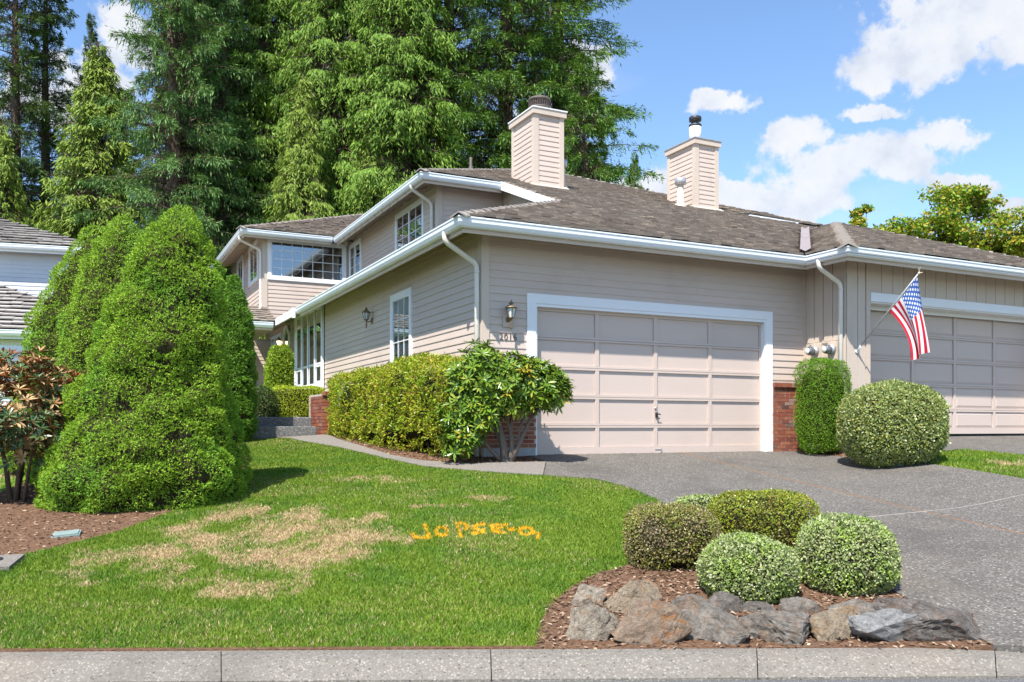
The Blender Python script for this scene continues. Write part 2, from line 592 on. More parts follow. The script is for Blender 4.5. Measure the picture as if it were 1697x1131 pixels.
# bricks and mortar
m, nt, b = new_mat('red_brick'); p = pos(nt); r_ = obj_rand(nt)
c = ramp(nt, r_, [(0, (.30, .085, .05)), (.22, (.36, .125, .065)), (.42, (.24, .065, .045)), (.58, (.42, .17, .085)), (.74, (.17, .055, .045)), (.86, (.30, .10, .06)), (.94, (.36, .26, .21)), (1, (.095, .06, .05))])
c = mixc(nt, math_n(nt, 'MULTIPLY', noise(nt, p, 30, 5, .65), .5), c, (.14, .05, .035))
c = mixc(nt, math_n(nt, 'MULTIPLY', smooth(nt, noise(nt, p, 11, 4), .6, .75), .5), c, (.45, .36, .30))
put(nt, b, c, .88, .2, noise(nt, p, 80, 4, .7), .6, .004); M['brick'] = m
m, nt, b = new_mat('mortar'); put(nt, b, mixc(nt, noise(nt, pos(nt), 40, 4), (.40, .34, .30), (.55, .49, .44)), .95, .1); M['mortar'] = m

# concretes
def aggregate(name, base, stones, scale=75, blot=.35, bump=.5):
    m, nt, b = new_mat(name)
    p = pos(nt)
    vo = nd(nt, 'ShaderNodeTexVoronoi', {'feature': 'F1'}, {'Vector': p, 'Scale': scale, 'Randomness': 1.0})
    sepc = nd(nt, 'ShaderNodeSeparateColor', None, {0: vo.outputs['Color']})
    c = ramp(nt, sepc.outputs[0], [(i / (len(stones) - 1), x) for i, x in enumerate(stones)])
    c = mixc(nt, smooth(nt, vo.outputs['Distance'], .30, .62), c, base)
    big = noise(nt, p, .9, 6, .62)
    c = mixc(nt, math_n(nt, 'MULTIPLY', smooth(nt, big, .46, .72), blot), c, tint(base, .62))
    c = mixc(nt, math_n(nt, 'MULTIPLY', smooth(nt, noise(nt, p, .55, 4), .5, .75), .22), c, (.26, .20, .14))
    put(nt, b, c, .9, .22, vo.outputs['Distance'], bump, .006)
    return m
M['drive'] = aggregate('exposed_aggregate_driveway', (.118, .107, .094), [(.035, .033, .031), (.20, .182, .157), (.072, .066, .06), (.285, .262, .226), (.112, .102, .091), (.048, .044, .04), (.38, .35, .30)], 46, .55)
M['walk'] = aggregate('exposed_aggregate_walk', (.19, .17, .148), [(.13, .118, .105), (.27, .245, .21), (.18, .165, .145), (.34, .31, .27)], 55, .25)
M['step'] = aggregate('exposed_aggregate_step', (.14, .137, .133), [(.06, .06, .063), (.28, .275, .265), (.13, .128, .125), (.40, .385, .365)], 42, .25)
M['curb'] = aggregate('weathered_curb_concrete', (.175, .158, .133), [(.08, .072, .06), (.25, .228, .195), (.175, .158, .135), (.31, .283, .244), (.115, .104, .088)], 58, .8, .6)
M['asphalt'] = aggregate('street_asphalt', (.10, .10, .102), [(.07, .07, .072), (.19, .187, .185), (.10, .10, .10), (.25, .245, .24)], 95, .3)
m, nt, b = new_mat('foundation_concrete'); put(nt, b, mixc(nt, noise(nt, pos(nt), 8, 5, .7), (.28, .28, .275), (.45, .45, .44)), .95, .15, noise(nt, pos(nt), 60, 3), .3); M['concrete'] = m
m, nt, b = new_mat('brown_joint_moss'); put(nt, b, mixc(nt, noise(nt, pos(nt), 16, 5, .7), (.11, .062, .036), (.30, .185, .115)), .95, .1); M['joint'] = m
m, nt, b = new_mat('pale_joint_sealant'); put(nt, b, mixc(nt, noise(nt, pos(nt), 16, 5, .7), (.25, .225, .20), (.38, .345, .31)), .9, .2); M['sealant'] = m
m, nt, b = new_mat('green_box_plastic'); put(nt, b, mixc(nt, noise(nt, pos(nt), 9, 3), (.16, .22, .205), (.26, .32, .30)), .6); M['boxlid'] = m

# mulch
m, nt, b = new_mat('bark_soil'); p = pos(nt)
c = ramp(nt, noise(nt, p, 34, 6, .75), [(.25, (.055, .03, .019)), (.5, (.16, .09, .054)), (.75, (.28, .175, .11))])
put(nt, b, c, .95, .1, noise(nt, p, 60, 5, .7), .9, .02); M['soil'] = m
m, nt, b = new_mat('bark_chip'); r_ = obj_rand(nt)
put(nt, b, ramp(nt, r_, [(0, (.05, .032, .022)), (.3, (.15, .092, .06)), (.6, (.24, .15, .098)), (.85, (.32, .215, .145)), (1, (.48, .385, .285))]), .9, .15); M['chip'] = m

# lawn: ground and blades share it; "dry" and "paint" are where the turf is straw and where it was sprayed
m, nt, b = new_mat('lawn_grass'); p = pos(nt)
r_ = nd(nt, 'ShaderNodeNewGeometry').outputs['Random Per Island']
g1 = ramp(nt, r_, [(0, (.105, .185, .014)), (.3, (.155, .25, .018)), (.55, (.20, .295, .026)), (.78, (.125, .215, .016)), (.92, (.26, .335, .04)), (1, (.36, .35, .10))])
g1 = mixc(nt, smooth(nt, noise(nt, p, 1.4, 5, .65), .45, .62), g1, mixc(nt, .5, g1, (.07, .19, .02)))
g1 = mixc(nt, math_n(nt, 'MULTIPLY', smooth(nt, noise(nt, p, .8, 4, .6), .5, .72), .6), g1, mixc(nt, .6, g1, (.24, .33, .035)))
st = ramp(nt, math_n(nt, 'FRACT', math_n(nt, 'MULTIPLY', r_, 7.3)), [(0, (.38, .25, .13)), (.4, (.55, .39, .22)), (.8, (.66, .50, .31)), (1, (.38, .35, .11))])
dry = nd(nt, 'ShaderNodeAttribute', {'attribute_name': 'dry'}).outputs['Fac']
sp = nd(nt, 'ShaderNodeAttribute', {'attribute_name': 'paint'}).outputs['Fac']
thr = math_n(nt, 'GREATER_THAN', dry, math_n(nt, 'FRACT', math_n(nt, 'MULTIPLY', r_, 13.7)))
c = mixc(nt, thr, g1, st)
c = mixc(nt, sp, c, (.88, .47, .02))
put(nt, b, c, .55, .25)
tl = nd(nt, 'ShaderNodeBsdfTranslucent', None, {'Color': c})
mx = nd(nt, 'ShaderNodeMixShader', None, {0: .28, 1: b.outputs[0], 2: tl.outputs[0]})
nt.links.new(mx.outputs[0], nt.nodes['Material Output'].inputs[0]); M['grass'] = m

m, nt, b = new_mat('turf_ground'); p = pos(nt)
c = ramp(nt, noise(nt, p, 30, 5, .7), [(.3, (.07, .12, .014)), (.55, (.12, .20, .022)), (.75, (.20, .23, .06))])
dry = nd(nt, 'ShaderNodeAttribute', {'attribute_name': 'dry'}).outputs['Fac']
c = mixc(nt, dry, c, ramp(nt, noise(nt, p, 45, 5, .7), [(.3, (.20, .135, .075)), (.7, (.42, .31, .19))]))
put(nt, b, c, .95, .1); M['turf'] = m


def leaf_mat(name, cols, rough=.5, trans=.25, spec=.3, big=None, bigscale=1.5):
    m, nt, b = new_mat(name)
    r_ = obj_rand(nt)
    c = ramp(nt, r_, [(i / (len(cols) - 1), x) for i, x in enumerate(cols)])
    if big:
        c = mixc(nt, smooth(nt, noise(nt, pos(nt), bigscale, 4, .6), .46, .66), c, mixc(nt, .6, c, big))
    put(nt, b, c, rough, spec)
    tl = nd(nt, 'ShaderNodeBsdfTranslucent', None, {'Color': mixc(nt, .35, c, (.35, .45, .04))})
    mx = nd(nt, 'ShaderNodeMixShader', None, {0: trans, 1: b.outputs[0], 2: tl.outputs[0]})
    nt.links.new(mx.outputs[0], nt.nodes['Material Output'].inputs[0])
    return m

M['spruce'] = leaf_mat('bright_spruce_needles', [(0.158, 0.293, 0.014), (0.222, 0.375, 0.021), (0.285, 0.440, 0.031), (0.185, 0.330, 0.019), (0.359, 0.503, 0.047)], .6, 0.15, big=(.15, .36, .035), bigscale=1.1)
M['arbor'] = leaf_mat('arborvitae_needles', [(.09, .22, .02), (.13, .28, .026), (.19, .35, .034)], .6, .2)
M['pieris'] = leaf_mat('yellow_green_hedge_leaves', [(0.180, 0.298, 0.014), (0.343, 0.414, 0.018), (0.474, 0.472, 0.027), (0.139, 0.265, 0.014), (0.408, 0.455, 0.027), (0.408, 0.215, 0.064), (0.261, 0.365, 0.018)], .4, 0.25, big=(.17, .31, .015), bigscale=2.2)
M['rhodo'] = leaf_mat('green_rhododendron_leaf', [(0.108, 0.219, 0.016), (0.170, 0.302, 0.021), (0.085, 0.181, 0.026), (0.232, 0.340, 0.024), (0.139, 0.257, 0.020), (0.348, 0.355, 0.032)], .33, .25, .5)
M['rhodo_old'] = leaf_mat('yellowing_rhododendron_leaf', [(.42, .38, .035), (.52, .44, .05), (.55, .33, .035)], .4, .3)
M['rust'] = leaf_mat('rust_coloured_leaf_underside', [(.26, .085, .035), (.34, .125, .05), (.42, .22, .10), (.22, .07, .03)], .7, .15, .15)
M['rust_tip'] = leaf_mat('tan_new_leaf', [(0.506, 0.345, 0.161), (0.575, 0.414, 0.196), (0.414, 0.196, 0.081), (0.598, 0.471, 0.253)], .65, .25, .2)
M['darkleaf'] = leaf_mat('dark_glossy_rhododendron_leaf', [(0.044, 0.106, 0.035), (0.075, 0.156, 0.048), (0.062, 0.131, 0.040), (0.125, 0.206, 0.069)], .28, .12, .6)
M['yew'] = leaf_mat('yew_needles', [(0.081, 0.180, 0.016), (0.126, 0.252, 0.020), (0.180, 0.324, 0.027), (0.099, 0.211, 0.022)], .75, .15, .08)
M['euo'] = leaf_mat('grey_green_euonymus_leaves', [(0.133, 0.202, 0.041), (0.228, 0.290, 0.072), (0.323, 0.370, 0.126), (0.109, 0.167, 0.041), (0.408, 0.440, 0.216), (0.257, 0.334, 0.059), (0.437, 0.378, 0.081)], .35, .2, .5)
M['varieg'] = leaf_mat('cream_edged_leaves', [(0.221, 0.301, 0.068), (0.423, 0.447, 0.225), (0.313, 0.370, 0.144), (0.156, 0.241, 0.041), (0.506, 0.507, 0.324), (0.304, 0.396, 0.050)], .4, .22, .4, big=(.24, .40, .02), bigscale=5)
M['privet'] = leaf_mat('small_green_red_leaves', [(.15, .24, .016), (.26, .33, .02), (.33, .37, .026), (.12, .20, .018), (.33, .21, .045), (.22, .31, .018)], .4, .2, .4, big=(.13, .09, .035), bigscale=4)
M['privet_red'] = leaf_mat('small_purple_green_leaves', [(.14, .22, .024), (.23, .28, .03), (.27, .22, .065), (.32, .24, .11), (.17, .14, .06), (.31, .34, .03)], .4, .2, .4, big=(.24, .17, .13), bigscale=3)
M['boxhedge'] = leaf_mat('clipped_yellow_hedge_leaves', [(.34, .45, .02), (.46, .54, .028), (.28, .39, .02), (.54, .58, .045)], .5, .25)
M['laurel'] = leaf_mat('bright_column_shrub_leaves', [(.15, .27, .016), (.25, .37, .02), (.33, .43, .028), (.12, .23, .018)], .4, .3)
M['darkball'] = leaf_mat('dark_shrub_leaves', [(.035, .07, .015), (.06, .10, .022), (.085, .12, .035)], .45, .15)
M['fir'] = leaf_mat('fir_needles', [(0.061, 0.138, 0.026), (0.105, 0.211, 0.032), (0.154, 0.283, 0.042), (0.081, 0.173, 0.035), (0.203, 0.338, 0.060)], .6, 0.12, .2)
M['fir_dark'] = leaf_mat('dark_fir_needles', [(0.047, 0.098, 0.030), (0.077, 0.148, 0.037), (0.110, 0.188, 0.049), (0.064, 0.124, 0.036)], .6, 0.12, .2)
M['bluespruce'] = leaf_mat('blue_green_spruce_needles', [(0.068, 0.146, 0.047), (0.114, 0.222, 0.065), (0.166, 0.291, 0.088), (0.091, 0.191, 0.042), (0.159, 0.276, 0.056)], .6, 0.12, .2)
M['cedar'] = leaf_mat('cedar_sprays', [(0.077, 0.167, 0.017), (0.127, 0.234, 0.024), (0.190, 0.302, 0.038), (0.098, 0.201, 0.021), (0.254, 0.354, 0.066)], .6, 0.12, .2)
M['cedar_yellow'] = leaf_mat('yellow_green_cedar_sprays', [(0.107, 0.184, 0.019), (0.164, 0.251, 0.028), (0.223, 0.313, 0.042), (0.186, 0.245, 0.046), (0.287, 0.367, 0.066)], .6, 0.12, .2)  # yellower foliage colour of the young cedars
M['maple'] = leaf_mat('turning_maple_leaves', [(0.074, 0.190, 0.020), (0.126, 0.276, 0.026), (0.179, 0.333, 0.031), (0.263, 0.380, 0.031), (0.420, 0.391, 0.033), (0.462, 0.287, 0.039), (0.105, 0.230, 0.022)], .5, 0.3, .25, big=(.36, .31, .03), bigscale=.35)
m, nt, b = new_mat('bark'); p = pos(nt)
put(nt, b, mixc(nt, noise(nt, vmath(nt, 'MULTIPLY', p, (5, 5, 1)), 3, 5, .7), (.045, .03, .022), (.19, .135, .10)), .95, .1, noise(nt, vmath(nt, 'MULTIPLY', p, (14, 14, 2)), 2, 4), .8, .03); M['bark'] = m
m, nt, b = new_mat('grey_stem_bark'); p = pos(nt)
put(nt, b, mixc(nt, noise(nt, vmath(nt, 'MULTIPLY', p, (25, 25, 8)), 2, 5, .7), (.06, .044, .034), (.27, .225, .185)), .95, .1, noise(nt, vmath(nt, 'MULTIPLY', p, (60, 60, 14)), 2, 4), .8, .01); M['stem'] = m
m, nt, b = new_mat('twigs_and_gap_shade'); put(nt, b, mixc(nt, noise(nt, pos(nt), 40, 3), (.018, .02, .008), (.05, .04, .022)), 1, .05); M['gap_shade'] = m  # near-black core colour stands in for shade between the leaves


def rock_mat(name, cols, rust):
    m, nt, b = new_mat(name)
    oc = nd(nt, 'ShaderNodeTexCoord').outputs['Object']
    off = vmath(nt, 'ADD', oc, pos(nt))
    c = ramp(nt, noise(nt, off, 7, 8, .74, dist=.9), [(.32, cols[0]), (.48, cols[1]), (.66, cols[2])])
    c = mixc(nt, math_n(nt, 'MULTIPLY', smooth(nt, noise(nt, off, 3.2, 5, .65, dist=1.4), .50, .64), rust[0]), c, rust[1])
    c = mixc(nt, math_n(nt, 'MULTIPLY', smooth(nt, noise(nt, off, 22, 5, .7), .6, .7), .45), c, (.46, .44, .40))
    c = mixc(nt, math_n(nt, 'MULTIPLY', smooth(nt, noise(nt, vmath(nt, 'MULTIPLY', off, (3, 3, 14)), 2, 5, .7, dist=2), .56, .62), .4), c, (.07, .062, .055))
    put(nt, b, c, .85, .25, noise(nt, off, 13, 9, .76, dist=.6), 1.0, .05)
    return m
GREY = [(.10, .085, .068), (.22, .195, .162), (.37, .335, .29)]
M['rock_grey'] = rock_mat('grey_rock', GREY, (.45, (.30, .175, .095)))
M['rock_blue'] = rock_mat('blue_grey_rock', [(.14, .136, .13), (.28, .275, .265), (.44, .435, .42)], (.15, (.25, .2, .15)))
M['rock_rust'] = rock_mat('rust_stained_rock', [(0.150, 0.109, 0.075), (0.260, 0.189, 0.131), (0.380, 0.294, 0.217)], (.9, (.33, .15, .06)))
M['rock_tan'] = rock_mat('tan_rock', [(0.190, 0.146, 0.097), (0.320, 0.254, 0.176), (0.450, 0.367, 0.265)], (.55, (.38, .215, .10)))
M['rock_pale'] = rock_mat('pale_lichen_rock', [(0.150, 0.123, 0.091), (0.320, 0.271, 0.206), (0.500, 0.437, 0.344)], (.6, (.34, .175, .085)))
M['rock_dark'] = rock_mat('dark_rock', [(.08, .068, .058), (.165, .145, .125), (.29, .265, .24)], (.45, (.25, .135, .075)))

# flag: stripes, blue field and star rows are flat print, laid out by the cloth's own UV
m, nt, b = new_mat('flag_cloth')
uv = nd(nt, 'ShaderNodeSeparateXYZ', None, {0: nd(nt, 'ShaderNodeUVMap').outputs[0]})
fu, hv = uv.outputs[0], uv.outputs[1]
odd = math_n(nt, 'MODULO', math_n(nt, 'FLOOR', math_n(nt, 'MULTIPLY', hv, 13)), 2.0)
c = mixc(nt, odd, (.55, .022, .045), (.84, .80, .80))
cu, cv = math_n(nt, 'DIVIDE', fu, .40), math_n(nt, 'DIVIDE', hv, 7 / 13)
canton = math_n(nt, 'MULTIPLY', math_n(nt, 'LESS_THAN', cu, 1.0), math_n(nt, 'LESS_THAN', cv, 1.0))
row = math_n(nt, 'FLOOR', math_n(nt, 'MULTIPLY', cv, 9))
gx = math_n(nt, 'SUBTRACT', math_n(nt, 'FRACT', math_n(nt, 'ADD', math_n(nt, 'MULTIPLY', cu, 5.8), math_n(nt, 'MULTIPLY', math_n(nt, 'MODULO', row, 2.0), .5))), .5)
gy = math_n(nt, 'SUBTRACT', math_n(nt, 'FRACT', math_n(nt, 'MULTIPLY', cv, 9)), .5)
rr = math_n(nt, 'ADD', math_n(nt, 'POWER', math_n(nt, 'MULTIPLY', gx, 1.05), 2.0), math_n(nt, 'POWER', math_n(nt, 'MULTIPLY', gy, .75), 2.0))
star = math_n(nt, 'LESS_THAN', rr, .075)
c = mixc(nt, canton, c, mixc(nt, star, (.055, .13, .42), (.80, .82, .86)))
put(nt, b, c, .75, .15)
tl = nd(nt, 'ShaderNodeBsdfTranslucent', None, {'Color': c})
mx = nd(nt, 'ShaderNodeMixShader', None, {0: .3, 1: b.outputs[0], 2: tl.outputs[0]})
nt.links.new(mx.outputs[0], nt.nodes['Material Output'].inputs[0]); M['flag'] = m
m, nt, b = new_mat('lit_bulb'); put(nt, b, (1, .8, .5), .5)
b.inputs['Emission Color'].default_value = (1, .72, .36, 1); b.inputs['Emission Strength'].default_value = 3.0; M['bulb'] = m

# ------------------------------------------------------------------ ground
def yc(x):
    return 5.59 + 0.0211 * x      # back edge of the curb

LAWN = [(-4.35, 5.54), (-3.27, 5.56), (0.15, 5.64), (.19, 6.04), (.28, 6.5), (.47, 6.94), (.73, 7.34), (.99, 7.58), (1.25, 8.0), (1.42, 8.6),
        (1.52, 9.3), (1.58, 9.9), (1.82, 10.36), (1.77, 10.72), (1.53, 11.44), (1.14, 12.0), (.44, 12.12), (-.41, 12.18), (-1.32, 12.74),
        (-1.98, 13.6), (-3.05, 15.12), (-4.29, 16.64), (-4.85, 16.84), (-5.16, 16.46), (-4.74, 15.2), (-4.21, 13.98), (-3.97, 13.0),
        (-3.84, 11.6), (-3.85, 10.04), (-4.04, 8.92), (-4.33, 8.28), (-4.55, 7.9), (-5.2, 7.6), (-6.4, 6.9), (-6.6, 5.49)]
LAWN_R = [(6.62, 14.16), (7.1, 14.58), (8.0, 15.24), (8.7, 14.68), (9.4, 13.6), (9.8, 11.5), (8.2, 9.6), (7.17, 12.1), (6.87, 13.08)]
LAWN_FAR = [(-7.3, 9.2), (-6.6, 10.8), (-6.9, 12.6), (-7.4, 15.0), (-10, 17), (-12, 15), (-11, 10)]
PATCH = [(-3.4, 8.0, .5, .42, 1.15), (-3.05, 8.5, .4, .35, .9), (-2.85, 9.7, .7, .5, 1.0), (-2.05, 7.9, .75, .42, 1.15), (-1.65, 8.5, .5, .5, 1.1),
         (-2.15, 9.1, .7, .5, 1.1), (-1.95, 6.85, .4, .25, .9), (-1.9, 11.8, .6, .3, .95), (-.78, 9.95, .3, .16, .9), (-2.5, 8.4, .6, .6, .7),
         (-3.6, 7.3, .5, .3, .55), (-2.9, 7.5, .7, .5, .6), (-3.3, 9.0, .5, .5, .75), (-1.4, 7.4, .5, .3, .5), (-.3, 10.4, .4, .2, .5), (8.3, 13.6, .7, .35, 1.2), (-9, 11.5, 2, 2, 1.0)]
STROKES = [[(-1.0, 8.66), (-0.95, 8.5), (-0.8, 8.48), (-0.91, 9.0)],
           [(-0.65, 8.74), (-0.66, 8.62), (-0.68, 8.56), (-0.71, 8.56), (-0.75, 8.64), (-0.77, 8.74), (-0.77, 8.86), (-0.74, 8.92), (-0.71, 8.92), (-0.67, 8.84), (-0.65, 8.74)],
           [(-0.5, 8.52), (-0.58, 9.04), (-0.53, 9.1), (-0.44, 8.92), (-0.48, 8.8)],
           [(-0.29, 9.04), (-0.38, 9.0), (-0.4, 8.86), (-0.29, 8.78), (-0.28, 8.7), (-0.4, 8.66)],
           [(-0.06, 9.04), (-0.22, 9.0), (-0.2, 8.76), (-0.05, 8.7)], [(-0.21, 8.88), (-0.11, 8.9)], [(-0.04, 8.84), (0.02, 8.84)],
           [(0.21, 8.8), (0.19, 8.7), (0.16, 8.64), (0.12, 8.64), (0.09, 8.7), (0.07, 8.78), (0.09, 8.88), (0.12, 8.94), (0.16, 8.94), (0.2, 8.9), (0.21, 8.8)],
           [(0.19, 8.76), (0.27, 8.7), (0.25, 8.52)]]


def dryness(x, y):
    s_ = np.zeros(len(x))
    for cx, cy, rx, ry, a in PATCH:
        s_ = np.maximum(s_, a * np.exp(-((x - cx) / (rx * 1.15)) ** 2 - ((y - cy) / (ry * 1.15)) ** 2))
    q = np.stack([x * 2.6, y * 2.0, 0 * x], 1)
    n = fbm(q, 11, 5)
    base = 0.12 * sstep(.45, .7, fbm(q * .35, 5, 3)) + .0
    left = .07 * sstep(1.0, -1.5, x) * sstep(12.5, 9, y)
    n2 = fbm(np.stack([x * 7, y * 4, 0 * x], 1), 21, 4)
    return np.clip(s_ * 1.15 + ((n - .5) * 1.9 + (n2 - .5) * 1.7) * sstep(.02, .3, s_) + base + left - .46 * sstep(.02, .12, s_), 0, .9)


def painted(x, y):
    d = np.full(len(x), 9.0)
    for st in STROKES:
        for (x0, y0), (x1, y1) in zip(st, st[1:]):
            vx, vy = x1 - x0, y1 - y0
            t = np.clip(((x - x0) * vx + (y - y0) * vy * .073) / (vx * vx + vy * vy * .073 + 1e-9), 0, 1)
            # strokes were drawn by someone walking across: wider along the slope than across it
            d = np.minimum(d, np.hypot((x - x0 - t * vx), (y - y0 - t * vy) * .27))
    return sstep(.024, .004, d + (fbm(np.stack([x * 30, y * 12, 0 * x], 1), 3, 2) - .5) * .022)


def axis(fine0, fine1, step, far0, far1):
    a = np.arange(fine0, fine1 + step, step)
    lo, hi = [], []
    d = step
    v = fine0
    while v > far0:
        d *= 1.35; v -= d; lo.append(max(v, far0))
    d = step; v = a[-1]
    while v < far1:
        d *= 1.35; v += d; hi.append(min(v, far1))
    return np.array(lo[::-1] + list(a) + hi)

xs = axis(-9, 10, .12, -400, 400)
ys = axis(0, 12.5, .12, 0, 600) + 5.62
X2, Y2 = np.meshgrid(xs, ys)
sk = np.clip(1 - (Y2 - 5.62) / 3, 0, 1)
Y2 = Y2 + sk * (.0211 * np.clip(X2, -60, 60) - .035)
Z2 = G(X2, Y2)
ny, nx = X2.shape
idx = np.arange(nx * ny).reshape(ny, nx)
F2 = np.stack([idx[:-1, :-1], idx[:-1, 1:], idx[1:, 1:], idx[1:, :-1]], -1).reshape(-1, 4)
me = poly_mesh('ground', np.stack([X2, Y2, Z2], -1).reshape(-1, 3), F2, M['turf'], attrs={'dry': dryness(X2.ravel(), Y2.ravel())}, smooth=True)
tag(link('ground', me), 'sloping garden ground under the lawn and beds', kind='structure')

# street and curb
road = MB()
road.add([(-400, yc(-400) - .31, -1.088), (400, yc(400) - .31, -1.088), (400, -300, -1.12), (-400, -300, -1.12)], [(0, 1, 2, 3)])
tag(road.build('road', M['asphalt']), 'grey asphalt street along the curb', kind='structure')
curb = MB()
CP = [(-.02, -.30), (-.02, .0), (.10, -.002), (.17, -.014), (.25, -.06), (.33, -.100), (.33, -.30)]   # toward the street, z
curb_o = tag(link('curb', None), 'rolled concrete curb along the street', kind='structure')
jx = [-40, -18.0, -7.06, -5.33, -3.6, -1.87, -.14, 1.59, 3.16, 4.9, 6.6, 8.3, 18, 40]
for i, (a, b_) in enumerate(zip(jx, jx[1:])):
    cb = MB()
    g = .0035
    n = max(2, int((b_ - a) / .4))
    row = []
    for k in range(n + 1):
        x = a + g + (b_ - a - 2 * g) * k / n
        low = .055 * float(sstep(2.9, 3.5, np.array([x]))[0])           # dropped curb in front of the driveway
        row.append([(x + t * .021 - (x * .17 * t if abs(x) < 6 else 0), yc(x) - t, -.972 + z - (low if z > -.1 else 0)) for t, z in CP])
    k_ = len(CP)
    vs = [p for r_ in row for p in r_]
    fs = [(q * k_ + j, (q + 1) * k_ + j, (q + 1) * k_ + j + 1, q * k_ + j + 1) for q in range(n) for j in range(k_ - 1)]
    fs += [tuple(range(k_)), tuple(range(n * k_ + k_ - 1, n * k_ - 1, -1))]
    cb.add(vs, fs)
    cb.build('curb_section', M['curb'], curb_o)

# driveway slabs, cut by the two joints
DRIVE = [(3.14, 5.63), (3.10, 6.3), (3.02, 7.0), (2.95, 8.0), (2.7, 9.0), (2.25, 9.9), (1.75, 10.25), (1.82, 10.36), (1.77, 10.72), (1.53, 11.44), (1.14, 12.0),
         (.445, 12.12), (.49, 12.75), (.53, 13.32), (.25, 13.86), (.34, 14.12), (4.86, 16.36), (5.41, 16.34), (5.86, 15.2), (6.21, 14.3), (6.56, 14.02), (6.87, 13.08), (7.17, 12.1),
         (8.2, 9.6), (9.0, 5.75)]
drive = tag(link('driveway', None), 'exposed aggregate driveway in front of the garage', kind='structure')
def line(p, q):
    d = Vector((q[0] - p[0], q[1] - p[1])).normalized()
    n = (-d.y, d.x)
    return n, n[0] * p[0] + n[1] * p[1]
n1, c1 = line((3.01, 15.32), (5.35, 9.02))      # joint running out from the garage
n2, c2 = line((3.76, 9.68), (6.58, 11.1))       # joint running across
for s1 in (1, -1):
    for s2 in (1, -1):
        p = clip(DRIVE, (n1[0] * s1, n1[1] * s1), c1 * s1 - .026)
        p = clip(p, (n2[0] * s2, n2[1] * s2), c2 * s2 - .011)
        if len(p) > 2:
            q = [p[0]]
            for a in p[1:]:
                if math.hypot(a[0] - q[-1][0], a[1] - q[-1][1]) > .02: q.append(a)
            sheet('driveway_slab', q, .022, M['drive'], drive, .3)
def strip(name, p, q, w, dz, mat, parent):
    n, _ = line(p, q)
    k = 60
    mb = MB(); vs = []
    for i in range(k + 1):
        x, y = p[0] + (q[0] - p[0]) * i / k, p[1] + (q[1] - p[1]) * i / k
        for s in (-1, 1):
            xx, yy = x + n[0] * w * s, y + n[1] * w * s
            vs.append((xx, yy, Gs(xx, yy) + dz))
    mb.add(vs, [(2 * i, 2 * i + 1, 2 * i + 3, 2 * i + 2) for i in range(k)])
    return mb.build(name, mat, parent)
strip('joint_filler', (2.72, 16.1), (6.35, 6.3), .034, .0205, M['joint'], drive)
strip('joint_filler', (2.7, 9.15), (8.2, 11.9), .015, .0215, M['sealant'], drive)
DRIVE2 = [(6.75, 14.52), (7.1, 14.66), (8.0, 15.32), (8.8, 14.72), (9.5, 13.6), (9.95, 11.5), (12, 5.85), (24, 6.1), (24, 24), (14, 21.5), (6.3, 16.9)]
drive2 = tag(link('driveway', None), 'neighbouring exposed aggregate driveway at the far right', kind='structure')
sheet('driveway_slab', DRIVE2, .02, M['drive'], drive2, .5)

WALK = [(-4.85, 16.84), (-4.29, 16.64), (-3.05, 15.12), (-1.98, 13.6), (-1.32, 12.74), (-.41, 12.18), (.435, 12.12), (.48, 12.75), (.52, 13.31), (.39, 13.27),
        (-.61, 12.8), (-1.38, 13.26), (-1.93, 13.9), (-2.62, 15.1), (-3.28, 16.26), (-3.65, 17.1), (-4.85, 17.05)]
walk = tag(link('walkway', None), 'curving concrete path from the driveway to the entry steps', kind='structure')
n3, c3 = line((-1.32, 12.74), (-.9, 13.0))
for s1 in (1, -1):
    p = clip(WALK, (n3[0] * s1, n3[1] * s1), c3 * s1 - .006)
    q = [p[0]]
    for a in p[1:]:
        if math.hypot(a[0] - q[-1][0], a[1] - q[-1][1]) > .02: q.append(a)
    sheet('path_slab', q, .026, M['walk'], walk, .25)

BED_F = [(.53, 13.34), (.39, 13.29), (-.61, 12.82), (-1.38, 13.28), (-1.93, 13.92), (-2.62, 15.12), (-3.28, 16.28), (-3.6, 16.95), (-2.2, 17.3), (-1.0, 14.4), (-.3, 13.7), (.3, 14.0)]
BED_L = [(-4.55, 7.9), (-4.33, 8.28), (-4.04, 8.92), (-3.85, 10.04), (-3.84, 11.6), (-3.97, 13.0), (-4.21, 13.98), (-4.74, 15.2), (-5.16, 16.46), (-5.2, 17.6), (-7.2, 17.6), (-7.2, 14), (-6.75, 12.3), (-6.5, 10.7), (-7.3, 9.0), (-6.3, 7.2), (-5.2, 7.55)]
BED_R = [(.15, 5.585), (.19, 6.04), (.28, 6.5), (.47, 6.94), (.73, 7.34), (.99, 7.58), (1.25, 8.0), (1.42, 8.6), (1.52, 9.3), (1.58, 9.9), (1.75, 10.22), (2.25, 9.88), (2.7, 8.98), (2.95, 7.98), (3.02, 7.0), (3.10, 6.3), (3.14, 5.63)]
BED_W = [(4.86, 16.34), (5.41, 16.32), (5.86, 15.18), (6.21, 14.28), (6.56, 14.0), (6.66, 14.2), (6.8, 14.6), (6.5, 15.6), (5.6, 16.7)]
